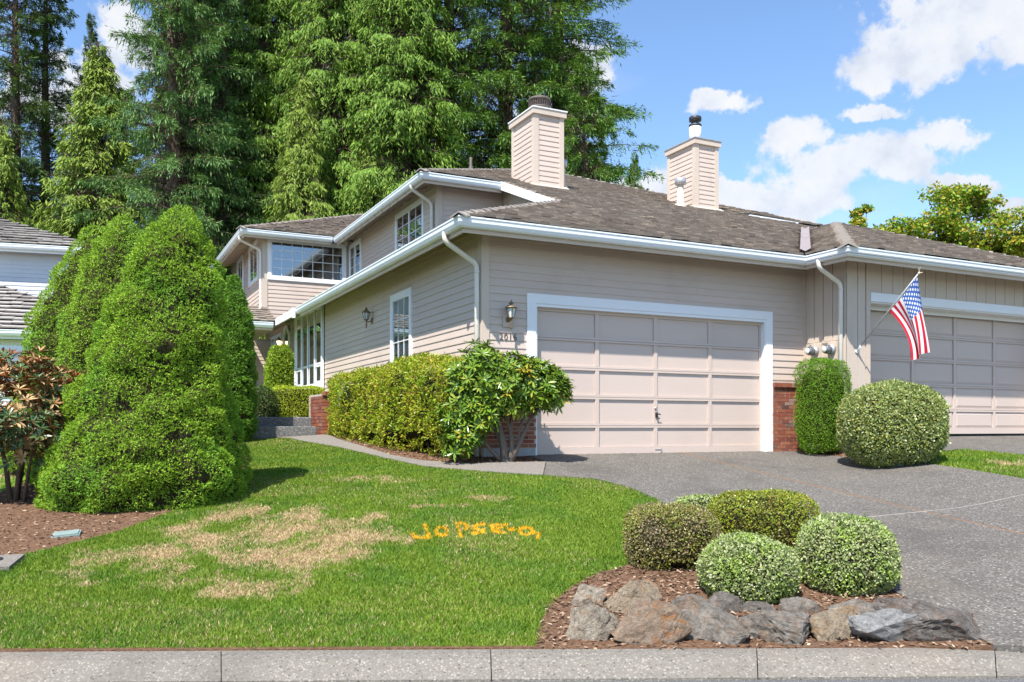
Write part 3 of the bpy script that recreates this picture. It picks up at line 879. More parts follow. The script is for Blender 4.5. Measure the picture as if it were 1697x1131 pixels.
for poly, lb, nchip in ((BED_F, 'dark bark mulch bed between the path and the house wall', 2600), (BED_L, 'brown bark mulch bed under the conical spruces', 9000),
                        (BED_R, 'red brown bark mulch around the rocks and mounded shrubs', 7500), (BED_W, 'bark mulch strip under the bushes by the meters', 700)):
    bed = tag(sheet('mulch_bed', poly, .012, M['soil'], None, .18, .03), lb, kind='structure')
    rng = np.random.default_rng(len(lb))
    P = np.array(poly)
    x = rng.uniform(P[:, 0].min(), P[:, 0].max(), nchip * 3); y = rng.uniform(P[:, 1].min(), P[:, 1].max(), nchip * 3)
    k = in_poly(x, y, poly); x, y = x[k][:nchip], y[k][:nchip]
    n = len(x)
    base = np.stack([x, y, G(x, y) + .014 + rng.uniform(0, .012, n)], 1)
    d = np.stack([rng.normal(0, 1, n), rng.normal(0, 1, n), rng.normal(0, .25, n)], 1)
    up = np.stack([rng.normal(0, .4, n), rng.normal(0, .4, n), np.ones(n)], 1)
    Q = kites(base, d, up, rng.uniform(.02, .065, n), rng.uniform(.01, .028, n), .5)
    o = link('bark_chips', quads_mesh('bark_chips', Q, M['chip']), bed)
    o['kind'] = 'stuff'


def grass(name, poly, n, label, seed, hmin=.018, hmax=.036, pull=1.0, extra=None):
    rng = np.random.default_rng(seed)
    P = np.array(poly)
    x = rng.uniform(P[:, 0].min(), P[:, 0].max(), n * 5); y = rng.uniform(P[:, 1].min(), P[:, 1].max(), n * 5)
    k = in_poly(x, y, poly) & (rng.random(n * 5) < (6.0 / np.maximum(y, 5)) ** pull)
    x, y = x[k][:n], y[k][:n]
    if extra is not None:
        x = np.concatenate([x, extra[0]]); y = np.concatenate([y, extra[1]])
    m_ = len(x)
    z = G(x, y)
    dry = dryness(x, y)
    clump = fbm(np.stack([x * 9, y * 9, 0 * x], 1), seed, 3)
    h = rng.uniform(hmin, hmax, m_) * (.7 + .7 * clump) * (1 - .35 * dry)
    w = rng.uniform(.0034, .006, m_) * (1 + .09 * (y - 6))
    a = rng.uniform(0, 2 * PI, m_)
    lean = rng.uniform(.1, 1.0, m_) * h * (1 + .8 * dry)
    b2 = rng.uniform(0, 2 * PI, m_)
    side = np.stack([np.cos(a), np.sin(a), 0 * a], 1) * w[:, None]
    base = np.stack([x, y, z], 1)
    tip = base + np.stack([np.cos(b2) * lean, np.sin(b2) * lean, h], 1)
    T = np.stack([base - side, base + side, tip], 1)
    me = quads_mesh(name, T, M['grass'], {'dry': np.repeat(dry, 3), 'paint': np.repeat((painted(x, y) > .12 + rng.random(m_) * .75), 3)})
    return tag(link(name, me), label, 'grass', kind='stuff')

soil = tag(sheet('soil_strip', [(-12, yc(-12) - .005), (.2, yc(.2) - .005), (.2, yc(.2) + .05), (-3, yc(-3) + .055), (-12, yc(-12) + .05)], .016, M['soil'], None, .2, .02), 'bare soil strip between the lawn and the curb', kind='structure')
rng = np.random.default_rng(77)
edge_pts = []
for poly in (densify(LAWN, .012),):
    E_ = np.array(poly)
    rep = np.repeat(E_, 3, 0)
    edge_pts.append(rep + rng.normal(0, .022, rep.shape))
E_ = np.concatenate(edge_pts)
E_ = E_[(E_[:, 1] > yc(E_[:, 0]) + .0)]
grass('lawn_grass', LAWN, 350000, 'green lawn with straw coloured dry patches sloping to the curb', 4, extra=(E_[:, 0], E_[:, 1]))
grass('lawn_grass', LAWN_R, 26000, 'small lawn patch with a dry streak beside the round bush', 5, .035, .065)
grass('lawn_grass', LAWN_FAR, 14000, 'straw yellow lawn behind the rust leaved shrub', 6, .03, .06)

# ------------------------------------------------------------------ the duplex house
HA = R(26.3)
house = tag(empty('house', (-.464, 13.587, 0), HA), 'two storey taupe duplex house with white gutters and two garage doors', 'house')
S = 0.40
CA = 1 / math.sqrt(1 + S * S)
SA = S * CA
EX = .123
rnd = random.Random(5)

_b = MB()
_b.prism([(-.017, -.003), (-.018, .008), (-.004, EX + .010), (0, EX + .010), (0, -.003)], 0, 0, 1)      # (y, z) wedge
BOARD = _b.mesh('siding_board', M['board'])
_b = MB()
_b.prism([(-.017, -.003), (-.018, .008), (-.004, EX + .010), (0, EX + .010), (0, -.003)], 0, 0, 1)
BOARD_BLUE = _b.mesh('pale_siding_board', M['bluesiding'])


def siding(parent, ox, oy, th, a_fn, z0, z1, holes=(), mesh=None, start=0.0):
    """courses of clapboard on a wall plane; a_fn(z) gives the run along the wall"""
    ca, sa = math.cos(th), math.sin(th)
    k = 0
    z = z0
    while z < z1 - .02:
        a0, a1 = a_fn(z + EX * .5) if callable(a_fn) else a_fn
        cuts = sorted((h[0], h[1]) for h in holes if h[2] < z + EX * .5 < h[3])
        segs, c = [], a0
        for h0, h1 in cuts:
            if h0 > c: segs.append((c, min(h0, a1)))
            c = max(c, h1)
        if c < a1: segs.append((c, a1))
        for s0, s1 in segs:
            if s1 - s0 < .03: continue
            # long runs are butt jointed here and there
            pieces = [(s0, s1)]
            if s1 - s0 > 4.5:
                m_ = s0 + (s1 - s0) * rnd.uniform(.3, .7)
                pieces = [(s0, m_ - .001), (m_ + .001, s1)]
            for p0, p1 in pieces:
                o = link('siding_board', mesh or BOARD, parent, (ox + ca * p0, oy + sa * p0, z), (0, 0, th))
                o.scale = (p1 - p0, 1, 1)
        z += EX
        k += 1


def wall(name, mb, mat='siding'):
    return mb.build(name, M[mat], house)

# --- garage front wall (plane Y=0) with the door opening
w = MB()
w.box(0, .935, 0, .2, -.1, 3.75); w.box(5.785, 6.81, 0, .2, -.1, 3.75); w.box(.936, 5.784, 0, .2, 2.462, 3.75)
fw = wall('front_wall', w)
siding(fw, 0, 0, 0, (.105, 6.76), 1.36, 3.70, [(.80, 5.97, -1, 2.60)])
t = MB(); t.box(-.028, .105, -.03, -.0005, -.05, 3.74); t.box(-.03, -.0005, -.0005, .13, .2, 3.74)
t.build('corner_board', M['trimpaint'], house)
t = MB(); t.box(6.745, 6.808, -.026, -.001, 1.36, 3.74); t.build('corner_board', M['trimpaint'], house)

# --- long side wall (plane X=0, faces -X)
w = MB(); w.box(0, .2, .2, 18.2, -.1, 3.75)
sw = wall('side_wall', w)
L0 = 18.2      # a runs from the far end towards the front
siding(sw, 0, L0, R(-90), (0, L0 - .13), .26, 3.70,
       [(L0 - 4.42, L0 - 3.27, 1.35, 3.10), (L0 - 13.15, L0 - 9.95, 1.55, 3.9), (L0 - 15.0, L0 - 14.15, 2.85, 3.55), (L0 - 16.9, L0 - 15.2, 0, 3.45)])
f = MB(); f.box(-.035, -.001, .14, 9.9, -.4, .255); f.build('foundation', M['concrete'], house)

# --- wing: board and batten walls
w = MB(); w.box(6.81, 6.99, -.98, -.001, -.2, 3.75); w.box(6.991, 7.42, -.98, -.6, -.2, 3.75); w.box(7.421, 12.75, -.98, -.6, 2.80, 3.75); w.box(12.751, 15.0, -.98, -.6, -.2, 3.75)
wing = wall('wing_wall', w, 'trimpaint')
def batten(x0, x1, y0, y1, z0, z1, name='batten'):
    t = MB(); t.box(x0, x1, y0, y1, z0, z1); t.build(name, M['trimpaint'], wing)
x = 7.43
for x in [7.025, 7.25]:
    batten(x - .012, x + .012, -.985, -.9805, .1, 3.45, 'board_groove') if False else None
for x0, x1 in ((6.785, 6.90),):
    batten(x0, x1, -1.012, -.9805, -.1, 3.5, 'corner_board')
batten(6.782, 6.8095, -1.012, -.86, -.1, 3.5, 'corner_board')
batten(7.31, 7.415, -1.008, -.9805, -.05, 3.5, 'corner_board')
x = 6.905
while x < 7.30:
    x1 = min(x + .195, 7.305)
    batten(x, x1 - .012, -.998, -.9805, -.1, 3.5, 'vertical_board'); x += .2
x = 7.42
while x < 14.9:
    batten(x + .006, x + .292, -.998, -.9805, 2.97, 3.5, 'vertical_board'); x += .298
y = -.02
while y > -.84:
    batten(6.793, 6.8095, max(y - .21, -.855), y - .012, 2.07, 3.5, 'vertical_board'); y -= .225
batten(6.790, 6.8095, -.855, -.02, .1, 2.055, 'meter_board')
batten(6.778, 6.7895, -.80, -.14, 2.035, 2.062, 'meter_board_cap')

# --- upper storey
w = MB(); w.box(1.85, 3.55, 6.62, 6.8, 4.4, 6.42); w.box(1.85, 2.05, 6.8, 14.2, 4.2, 6.4)
uw = wall('upper_wall', w)
siding(uw, 1.85, 6.62, 0, (.11, 1.68), 4.62, 6.38)
siding(uw, 1.85, 14.2, R(-90), (0, 7.47), 4.30, 6.36, [(14.2 - 9.62, 14.2 - 7.55, 4.75, 6.06), (14.2 - 14.15, 14.2 - 12.9, 4.75, 6.12)])
t = MB(); t.box(1.82, 1.95, 6.59, 6.6195, 4.4, 6.42); t.box(1.82, 1.8495, 6.62, 6.75, 4.4, 6.42); t.build('corner_board', M['trimpaint'], house)
w = MB(); w.prism([(3.4, 4.95), (6.62, 4.95), (6.62, 6.36), (3.4, 5.06)], 0, 3.55, 3.7)
rw = wall('dormer_side_wall', w)
siding(rw, 3.55, 6.6, R(-90), lambda z: (0, max(0.0, 6.6 - (z + .06 - 3.74) / .4)), 5.05, 6.3)

# --- bay over the porch
w = MB(); w.box(-.8, 1.849, 14.2, 14.4, 3.7, 6.4); w.box(-.8, -.6, 14.4, 20.5, 3.7, 6.4)
bw = wall('bay_wall', w)
siding(bw, -.8, 14.2, 0, (.12, 2.62), 3.78, 6.36, [(.12, 2.50, 4.98, 6.14)])
siding(bw, -.8, 20.5, R(-90), (0, 6.2), 3.78, 6.36, [(20.5 - 16.6, 20.5 - 14.95, 5.05, 6.3), (20.5 - 19.0, 20.5 - 17.75, 5.05, 6.3)])
t = MB(); t.box(-.83, -.685, 14.17, 14.1995, 3.8, 6.42); t.box(-.83, -.8005, 14.2, 14.32, 3.8, 6.42); t.build('corner_board', M['trimpaint'], house)

# --- entry walls under the porch
w = MB(); w.box(-4.2, -.001, 16.9, 17.1, -.1, 3.4)
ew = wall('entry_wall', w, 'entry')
siding(ew, -4.2, 16.9, 0, (0, 4.17), .60, 3.3)
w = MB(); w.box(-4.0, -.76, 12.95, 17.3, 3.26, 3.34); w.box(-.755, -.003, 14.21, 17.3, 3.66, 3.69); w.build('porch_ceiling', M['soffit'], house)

# --- roofs: sheathing slabs
Z0 = 3.555
def zP(Y): return Z0 + S * (Y + .70)                 # front slope
r = MB()
XR = 14.2
r.slab([(-.68, -.68, zP(-.68)), (6.13, -.68, zP(-.68)), (6.81 + 3.89, 3.89, zP(3.89)), (12.15, 3.9, zP(3.9)), (12.15, 6.02, zP(6.02)), (14.2, 6.02, zP(6.02)), (7.69, 12.51, zP(12.51)), (1.2, 6.02, zP(6.02)), (3.25, 6.02, zP(6.02)), (3.25, 3.25, zP(3.25))], .09)
# left slopes (rise towards +X), not seen from the street but they close the roof
def zL(X): return Z0 + S * (X + .70)
r.slab([(-.68, -.68, zL(-.68)), (3.25, 3.25, zL(3.25)), (3.25, 3.26, zL(3.25)), (3.54, 6.615, zL(3.54)), (1.84, 6.615, zL(1.84)), (1.84, 14.19, zL(1.84)), (-.68, 14.19, zL(-.68))], .09)
UE = zP(6.02)
def zU(X): return UE + S * (X - 1.2)
r.slab([(1.2, 6.02, UE), (7.69, 12.51, zU(7.69)), (7.69, 22, zU(7.69)), (1.2, 22, UE)], .09)
r.slab([(14.2, 6.02, UE), (14.2, 22, UE), (7.69, 22, zU(7.69)), (7.69, 12.51, zU(7.69))], .09)
# wing
WE = Z0
r.slab([(6.13, -1.66, WE), (15.27, -1.66, WE), (10.7, 2.91, WE + S * 4.57)], .09)
r.slab([(6.13, -.68, WE), (6.13, -1.66, WE), (10.7, 2.91, WE + S * 4.57), (10.7, 3.89, WE + S * 4.57)], .09)
r.slab([(15.27, -1.66, WE), (15.27, 6, WE), (10.7, 6, WE + S * 4.57), (10.7, 2.91, WE + S * 4.57)], .09)
# bay
BE = UE + .03
r.slab([(-1.54, 13.69, BE), (1.18, 13.69, BE), (6.7, 19.2, BE + S * 5.51), (3.97, 19.2, BE + S * 5.51)], .09)
r.slab([(-1.54, 13.69, BE), (3.97, 19.2, BE + S * 5.51), (3.97, 22, BE + S * 5.51), (-1.54, 22, BE)], .09)
# porch
PE = 3.46
r.slab([(-4.2, 12.77, PE), (-.69, 12.77, PE), (-.69, 14.19, PE + S * 1.42), (-4.2, 14.19, PE + S * 1.42)], .09)
# raised roof end of the far unit's upper storey
r.prism([(5.85, zP(5.85) - .3), (5.85, zP(5.85) + .09), (7.2, zP(7.2) + .06), (7.2, zP(7.2) - .3)], 0, 10.6, 12.3)
roof = r.build('roof', M['felt'], house)

# soffit boards, just under the sheathing where the eaves show
so = MB()
so.slab([(-.60, -.60, zP(-.60) - .092), (6.2, -.60, zP(-.60) - .092), (6.2, .0, zP(0) - .092), (0, 0, zP(0) - .092)], .012)
so.slab([(-.60, -.60, zL(-.60) - .092), (0, 0, zL(0) - .092), (0, 14.1, zL(0) - .092), (-.60, 14.1, zL(-.60) - .092)], .012)
so.slab([(1.28, 6.10, UE - .06), (1.85, 6.64, zU(1.85) - .092), (1.85, 14.2, zU(1.85) - .092), (1.28, 13.7, UE - .06)], .012)
so.slab([(1.28, 6.10, UE - .06), (3.3, 6.10, UE - .06), (3.3, 6.62, zP(6.62) - .092), (1.85, 6.62, zP(6.62) - .092)], .012)
so.slab([(-1.46, 13.77, BE - .06), (1.85, 13.77, BE - .06), (1.85, 14.2, BE + .1), (-.8, 14.2, BE + .1)], .012)
so.slab([(-1.46, 13.77, BE - .06), (-.8, 14.2, BE + .12), (-.8, 20.4, BE + .12), (-1.46, 20.4, BE - .06)], .012)
so.slab([(6.2, -1.58, WE - .06), (15, -1.58, WE - .06), (15, -.98, WE + .16), (6.81, -.98, WE + .16)], .012)
so.slab([(6.2, -.6, WE - .06), (6.2, -1.58, WE - .06), (6.81, -.98, WE + .16), (6.81, 0, WE + .16)], .012)
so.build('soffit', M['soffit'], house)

# exposed rafter tails
def rafter(x0, y0, z0, x1, y1, z1):
    d = Vector((x1 - x0, y1 - y0, z1 - z0)); n = Vector((-d.y, d.x, 0)).normalized() * .022
    t = MB(); vs = []
    for p in ((x0, y0, z0), (x1, y1, z1)):
        p = Vector(p)
        for s_, dz in ((-1, 0), (1, 0), (1, -.12), (-1, -.12)):
            vs.append(p + n * s_ + Vector((0, 0, dz)))
    t.add(vs, [(0, 1, 2, 3), (7, 6, 5, 4), (0, 4, 5, 1), (1, 5, 6, 2), (2, 6, 7, 3), (3, 7, 4, 0)])
    t.build('rafter_tail', M['trimpaint'], house)
for i in range(12):
    y = 6.75 + i * .61
    rafter(1.27, y, UE - .085, 1.86, y, zU(1.86) - .11)
for i in range(9):
    y = 14.35 + i * .61
    rafter(-1.47, y, BE - .085, -.79, y, BE + .16)
for i in range(5):
    x = -.55 + i * .55
    rafter(x, 13.76, BE - .085, x, 14.21, BE + .08)

# --- roof tiles
TL = .30
_b = MB()
_b.add([(0, 0, 0), (1, 0, 0), (1, TL, 0), (0, TL, 0), (0, 0, .034), (1, 0, .034), (1, TL, .012), (0, TL, .012)],
       [(0, 3, 2, 1), (4, 5, 6, 7), (0, 1, 5, 4), (1, 2, 6, 5), (2, 3, 7, 6), (3, 0, 4, 7)])
TILE = _b.mesh('roof_tile', M['tile'])
EXP = .235


def tiles(O, U, Vh, rng_fn, tmax, seed, t0=.03, exp=EXP, wmin=.13, wmax=.27):
    """list of tile matrices on a slope; U along the eave, Vh plan direction up the slope"""
    rd = random.Random(seed)
    U = Vector((U[0], U[1], 0)); V = Vector((Vh[0] * CA, Vh[1] * CA, SA)); W = U.cross(V)
    out = []
    k = 0
    t = t0
    while t < tmax:
        a, b_ = rng_fn(t + exp * CA * .45)
        if b_ - a > .05:
            u = a - rd.uniform(0, .15)
            while u < b_:
                wd = rd.uniform(wmin, wmax)
                s0, s1 = max(u, a), min(u + wd - .006, b_)
                if s1 - s0 > .04:
                    p = Vector(O) + U * s0 + Vector((Vh[0], Vh[1], S)) * (t + rd.uniform(-.012, .012)) + W * rd.uniform(.0, .022)
                    tilt = rd.uniform(.0, .03)
                    V2 = (V - W * (.06 + tilt)).normalized(); W2 = U.cross(V2)
                    Mx = Matrix((U * (s1 - s0), V2, W2)).transposed().to_4x4()
                    Mx.translation = p + W * .026
                    out.append(Mx)
                u += wd
        t += exp * CA
        k += 1
    return out


def front_rng(t):
    Y = -.70 + t
    xl = Y if Y < 3.25 else (3.25 if Y < 6.0 else 1.18 + (Y - 6.0))
    xr = 6.81 + Y if Y < 3.9 else (12.15 if Y < 6.0 else 14.2 - (Y - 6.0))
    if Y < 3.25: xl += .06
    return (xl, xr - .11 if Y < 3.9 else xr)
TM = tiles((0, -.70, Z0), (1, 0), (0, 1), front_rng, 13.1, 1)
TM += tiles((0, -1.68, WE), (1, 0), (0, 1), lambda t: (6.11 + t + .05, 15.29 - t), 4.5, 2)
TM += tiles((6.11, 0, WE), (0, -1), (1, 0), lambda t: (.70 - t + .11, 1.68 - t - .05), 4.5, 3)
TM += tiles((0, 13.67, BE), (1, 0), (0, 1), lambda t: (-1.56 + t, 1.18 + t), 5.4, 4)
TM += tiles((0, 12.75, PE), (1, 0), (0, 1), lambda t: (-4.2, -.70), 1.35, 5)
TM += tiles((0, 6.02, zP(6.02) + .06), (1, 0), (0, 1), lambda t: (10.62, 12.28), 1.0, 6)
HM = Matrix.Translation((-.464, 13.587, 0)) @ Matrix.Rotation(HA, 4, 'Z')
TM.sort(key=lambda m_: (HM @ m_.translation).length)
for m_ in TM[:300]:
    o = link('roof_tile', TILE, roof)
    o.matrix_local = m_
o = link('roof_tiles', join_instances('roof_tiles', TILE, TM[300:], M['tile']), roof)
o['kind'] = 'stuff'

# hip caps: saddle shaped pieces lapped up each hip
_b = MB()
_b.add([(-.14, 0, -.055), (0, 0, .022), (.14, 0, -.055), (-.14, .40, -.078), (0, .40, 0), (.14, .40, -.078), (-.14, 0, -.08), (0, 0, 0), (.14, 0, -.08)],
       [(0, 1, 4, 3), (1, 2, 5, 4), (0, 6, 7, 1), (1, 7, 8, 2)])
CAP = _b.mesh('hip_cap', M['cap'])
_b = MB()
_b.add([(-.17, 0, -.055), (0, 0, .03), (.17, 0, -.055), (-.17, .40, -.085), (0, .40, 0), (.17, .40, -.085), (-.17, 0, -.085), (0, 0, 0), (.17, 0, -.085)],
       [(0, 1, 4, 3), (1, 2, 5, 4), (0, 6, 7, 1), (1, 7, 8, 2)])
CAPN = _b.mesh('new_hip_cap', M['cap_new'])


def hip(p0, p1, mesh=None, step=.27):
    p0, p1 = Vector(p0), Vector(p1)
    V = (p1 - p0); L = V.length; V.normalize()
    U = Vector((V.y, -V.x, 0)).normalized(); W = U.cross(V)
    n = int(L / step)
    for k in range(n):
        V2 = (V - W * .05).normalized(); W2 = U.cross(V2)
        Mx = Matrix((U, V2, W2)).transposed().to_4x4()
        Mx.translation = p0 + V * (k * step) + W * (.052 + rnd.uniform(0, .008))
        o = link('hip_cap', mesh or CAP, roof); o.matrix_local = Mx
hip((-.70, -.70, Z0), (3.22, 3.22, zP(3.22)))
hip((1.18, 6.0, UE), (7.69, 12.51, UE + S * 6.51))
hip((14.2, 6.0, UE), (7.69, 12.51, UE + S * 6.51))
hip((6.11, -1.68, WE), (10.68, 2.89, WE + S * 4.57), CAPN, .2)
hip((15.29, -1.68, WE), (10.72, 2.89, WE + S * 4.57))
hip((10.7, 2.95, WE + S * 4.57), (10.7, 3.95, WE + S * 4.57))
hip((-1.56, 13.67, BE), (3.9, 19.13, BE + S * 5.46))

# valley flashing between the front slope and the wing
v = MB()
A, B = Vector((6.13, -.68, Z0 + .115)), Vector((10.62, 3.81, Z0 + .115 + S * 4.49))
for q0, q1 in ((0, .48), (.485, 1)):
    a, b_ = A.lerp(B, q0), A.lerp(B, q1)
    for sx, sy in ((-.13, .0), (0, -.13)):
        n = Vector((sx, sy, 0))
        dz = .145 * S * 0 + .03
        w0 = n + Vector((0, 0, dz))
        v.add([a, b_, b_ + w0, a + w0], [(0, 1, 2, 3)])
v.build('valley_flashing', M['valley'], roof)

# --- gutters (white K profile) and fascia behind them
GP = [(0, 0), (0, -.155), (.06, -.155), (.085, -.135), (.108, -.085), (.112, -.03), (.122, -.022), (.122, 0), (.110, .0), (.110, -.02), (.012, -.03), (.012, 0)]
FP = [(-.028, .0), (-.028, -.215), (-.002, -.215), (-.002, .0)]
def gutter(path, off=.118):
    g = MB(); g.sweep(path, [(o - off, z) for o, z in GP]); go = g.build('gutter', M['gutter'], house)
    g = MB(); g.sweep(path, [(o - off, z - .004) for o, z in FP]); g.build('fascia', M['trimpaint'], house)
    return go
GZ = 3.578
gutter([(-.70, 10.3, GZ), (-.70, -.70, GZ), (6.11, -.70, GZ), (6.11, -1.68, GZ), (15.29, -1.68, GZ)])
UZ = UE + .012
gutter([(1.18, 13.66, UZ), (1.18, 6.0, UZ), (3.27, 6.0, UZ)])
gutter([(-1.56, 21.8, UZ + .03), (-1.56, 13.67, UZ + .03), (1.17, 13.67, UZ + .03)])
gutter([(-4.2, 12.75, PE + .015), (-.78, 12.75, PE + .015)])
# white rake and plain fascia boards
f = MB()
f.prism([(3.18, zP(3.18) - .17), (6.06, zP(6.06) - .17), (6.06, zP(6.06) + .03), (3.18, zP(3.18) + .03)], 0, 3.205, 3.24)
f.build('rake_board', M['white'], house)
f = MB(); f.box(-.735, -.70, 10.32, 12.74, GZ - .2, GZ - .005); f.box(-.78, -.695, 10.285, 10.318, GZ - .26, GZ + .01); f.build('fascia', M['white'], house)
f = MB(); f.prism([(10.6, zP(5.8) + .075), (12.32, zP(5.8) - .03), (12.36, zP(5.8) + .07), (10.6, zP(5.8) + .10)], 1, 5.79, 5.845); f.build('fascia', M['gutter'], house)

# --- downspouts
def downspout(path, name='downspout', r_=.042):
    pts = [Vector(p) for p in path]
    sm_ = [pts[0]]
    for a, b_, c in zip(pts, pts[1:], pts[2:]):          # round the elbows
        d0 = min(.09, (b_ - a).length * .4); d1 = min(.09, (c - b_).length * .4)
        s_, e_ = b_ + (a - b_).normalized() * d0, b_ + (c - b_).normalized() * d1
        for k in range(5):
            q = k / 4
            sm_.append((s_ * (1 - q) + b_ * q) * (1 - q) + (b_ * (1 - q) + e_ * q) * q)
    sm_.append(pts[-1])
    t = MB(); t.tube(sm_, r_, 10); d = t.build(name, M['downspout'], house)
    t = MB()
    p = pts[-2]
    t.tube([p + Vector((0, 0, -.10)), p + Vector((0, 0, -.14))], r_ * 1.16, 10); t.build('coupling', M['downspout'], d)
downspout([(-.645, -.02, 3.47), (-.645, -.02, 3.33), (-.075, .045, 3.03), (-.075, .045, -.02)])
downspout([(6.17, -.96, 3.47), (6.17, -.96, 3.33), (6.735, -.935, 3.08), (6.735, -.935, .1)])
downspout([(1.24, 6.78, UZ - .1), (1.24, 6.78, UZ - .2), (1.78, 6.86, UZ - .46), (1.78, 6.86, 4.55)])
downspout([(-1.5, 14.2, UZ - .1), (-1.5, 14.2, UZ - .2), (-.87, 14.28, UZ - .45), (-.87, 14.28, 4.12), (-.95, 13.9, 4.0)])

# --- chimneys: clapboard chases
def chimney(x0, x1, y0, y1, cap_kind):
    zt = 8.02
    zb = zP(y0) - .2
    c = MB(); c.box(x0, x1, y0, y1, zb, zt)
    ch = c.build('chimney', M['siding'], house)
    zlow = lambda y: zP(y) + .04
    siding(ch, x0, y0, 0, (.10, x1 - x0 - .10), zlow(y0) + .03, zt - .03)
    siding(ch, x0, y1, R(-90), lambda z: (max(.09, 0), min(y1 - y0 - .10, y1 - y0 - .10)), zlow(y0) + .03, zt - .03, [])
    t = MB(); t.box(x0 - .028, x0 + .10, y0 - .03, y0 - .0005, zb, zt); t.box(x0 - .03, x0 - .0005, y0, y0 + .10, zb, zt); t.build('corner_board', M['trimpaint'], ch)
    t = MB(); t.box(x1 - .10, x1 + .028, y0 - .03, y0 - .0005, zb, zt); t.build('corner_board', M['trimpaint'], ch)
    t = MB(); t.box(x0 - .03, x0 - .0005, y1 - .09, y1 + .02, zb, zt); t.build('corner_board', M['trimpaint'], ch)
    t = MB(); t.box(x0 - .075, x1 + .075, y0 - .075, y1 + .075, zt + .001, zt + .135); t.build('cap_frame', M['trimpaint'], ch)
    t = MB(); t.box(x0 - .095, x1 + .095, y0 - .095, y1 + .095, zt + .137, zt + .165); t.build('cap_sheet', M['white' if cap_kind == 1 else 'steel'], ch)
    t = MB(); t.slab([(x0 - .12, y0 - .13, zlow(y0) - .0), (x1 + .12, y0 - .13, zlow(y0) - .0), (x1 + .12, y0 + .02, zlow(y0) + .08), (x0 - .12, y0 + .02, zlow(y0) + .08)], .02); t.build('flashing', M['trimpaint'], ch)
    cx, cy = (x0 + x1) / 2 - .0, (y0 + y1) / 2 - .12
    if cap_kind == 1:
        t = MB(); t.lathe([(.20, zt + .16), (.20, zt + .30), (.17, zt + .31)], 20, (cx, cy, 0)); t.build('flue', M['whitepipe'], ch)
        t = MB(); t.lathe([(.17, zt + .30), (.27, zt + .315), (.28, zt + .33), (.28, zt + .355), (.265, zt + .36), (.24, zt + .37)], 20, (cx, cy, 0)); t.build('cap_base', M['rustmesh'], ch)
        t = MB()
        for k in range(28):
            a = k * 2 * PI / 28
            px, py = cx + .262 * math.cos(a), cy + .262 * math.sin(a)
            t.box(px - .006, px + .006, py - .006, py + .006, zt + .36, zt + .52)
        for q in range(4):
            zz = zt + .385 + q * .036
            t.tube([(cx + .262 * math.cos(k * 2 * PI / 20), cy + .262 * math.sin(k * 2 * PI / 20), zz) for k in range(21)], .006, 4, cap=False)
        t.lathe([(.15, zt + .36), (.15, zt + .52)], 14, (cx, cy, 0))
        t.build('spark_mesh', M['rustmesh'], ch)
        t = MB(); t.lathe([(.285, zt + .515), (.29, zt + .535), (.27, zt + .575), (.12, zt + .60)], 20, (cx, cy, 0)); t.build('cap_lid', M['rustmesh'], ch)
    else:
        t = MB(); t.lathe([(.165, zt + .16), (.165, zt + .66), (.15, zt + .67)], 18, (cx, cy, 0)); t.build('flue', M['whitepipe'], ch)
        t = MB(); t.lathe([(.168, zt + .645), (.172, zt + .70), (.15, zt + .72), (.10, zt + .73), (.10, zt + .80), (.165, zt + .81), (.17, zt + .905), (.15, zt + .925)], 18, (cx, cy, 0)); t.build('cap_lid', M['black'], ch)
    return ch
chimney(4.10, 4.87, 6.02, 7.20, 1)
chimney(8.965, 9.70, 6.07, 7.25, 2)

# --- vent pipes on the roof
def vent(x, y, h, rad, mat, hood):
    z = zP(y)
    t = MB(); t.lathe([(rad * 1.9, z - .05), (rad * 1.9, z + .07), (rad * 1.25, z + .13), (rad, z + .15), (rad, z + h)], 14, (x, y, 0)); p = t.build('vent_pipe', M[mat], house)
    if hood:
        t = MB(); t.lathe([(rad * 1.1, z + h - .02), (rad * 1.75, z + h), (rad * 1.75, z + h + .15), (rad * 1.5, z + h + .16)], 14, (x, y, 0)); t.build('vent_hood', M['steel'], p)
vent(5.16, 6.55, .58, .075, 'cream', True)
vent(8.36, 5.92, .62, .085, 'cream', True)
vent(3.42, 8.3, .36, .036, 'rustmesh', False)
vent(9.95, 8.3, .34, .045, 'steel', False)

# --- brick wainscot, each brick its own piece
BL, BH, BD, BJ = .194, .058, .05, .010
_b = MB(); _b.box(0, 1, -BD, 0, 0, BH); BRICK = _b.mesh('brick', M['brick'])
bv = bmesh.new(); bv.from_mesh(BRICK); bv.free()
def bricks(parent, ox, oy, th, length, z0, courses, rowlock=True, proud=.052):
    ca, sa = math.cos(th), math.sin(th)
    for c in range(courses):
        z = z0 + c * (BH + BJ)
        u = -((BL + BJ) / 2 if c % 2 else 0)
        while u < length:
            a, b_ = max(u, 0), min(u + BL, length)
            if b_ - a > .03:
                pr = rnd.uniform(-.003, .003)
                o = link('brick', BRICK, parent, (ox + ca * a + sa * (proud - BD + pr), oy + sa * a - ca * (proud - BD + pr), z), (0, 0, th))
                o.scale = (b_ - a, 1, 1)
            u += BL + BJ
    if rowlock:
        z = z0 + courses * (BH + BJ)
        u = 0
        while u < length - .03:
            b_ = min(u + .062, length)
            o = link('brick', BRICK, parent, (ox + ca * u + sa * (proud + .025 - BD), oy + sa * u - ca * (proud + .025 - BD), z), (0, 0, th))
            o.scale = (b_ - u, 1.3, 1.35)
            u += .072
m_ = MB(); m_.box(5.955, 6.83, -.045, -.002, -.02, 1.335); br = m_.build('brick_base', M['mortar'], house)
bricks(br, 5.955, 0, 0, .85, -.0, 18)
m_ = MB(); m_.box(-.02, .925, -.045, -.031, .13, 1.335); bl = m_.build('brick_base', M['mortar'], house)
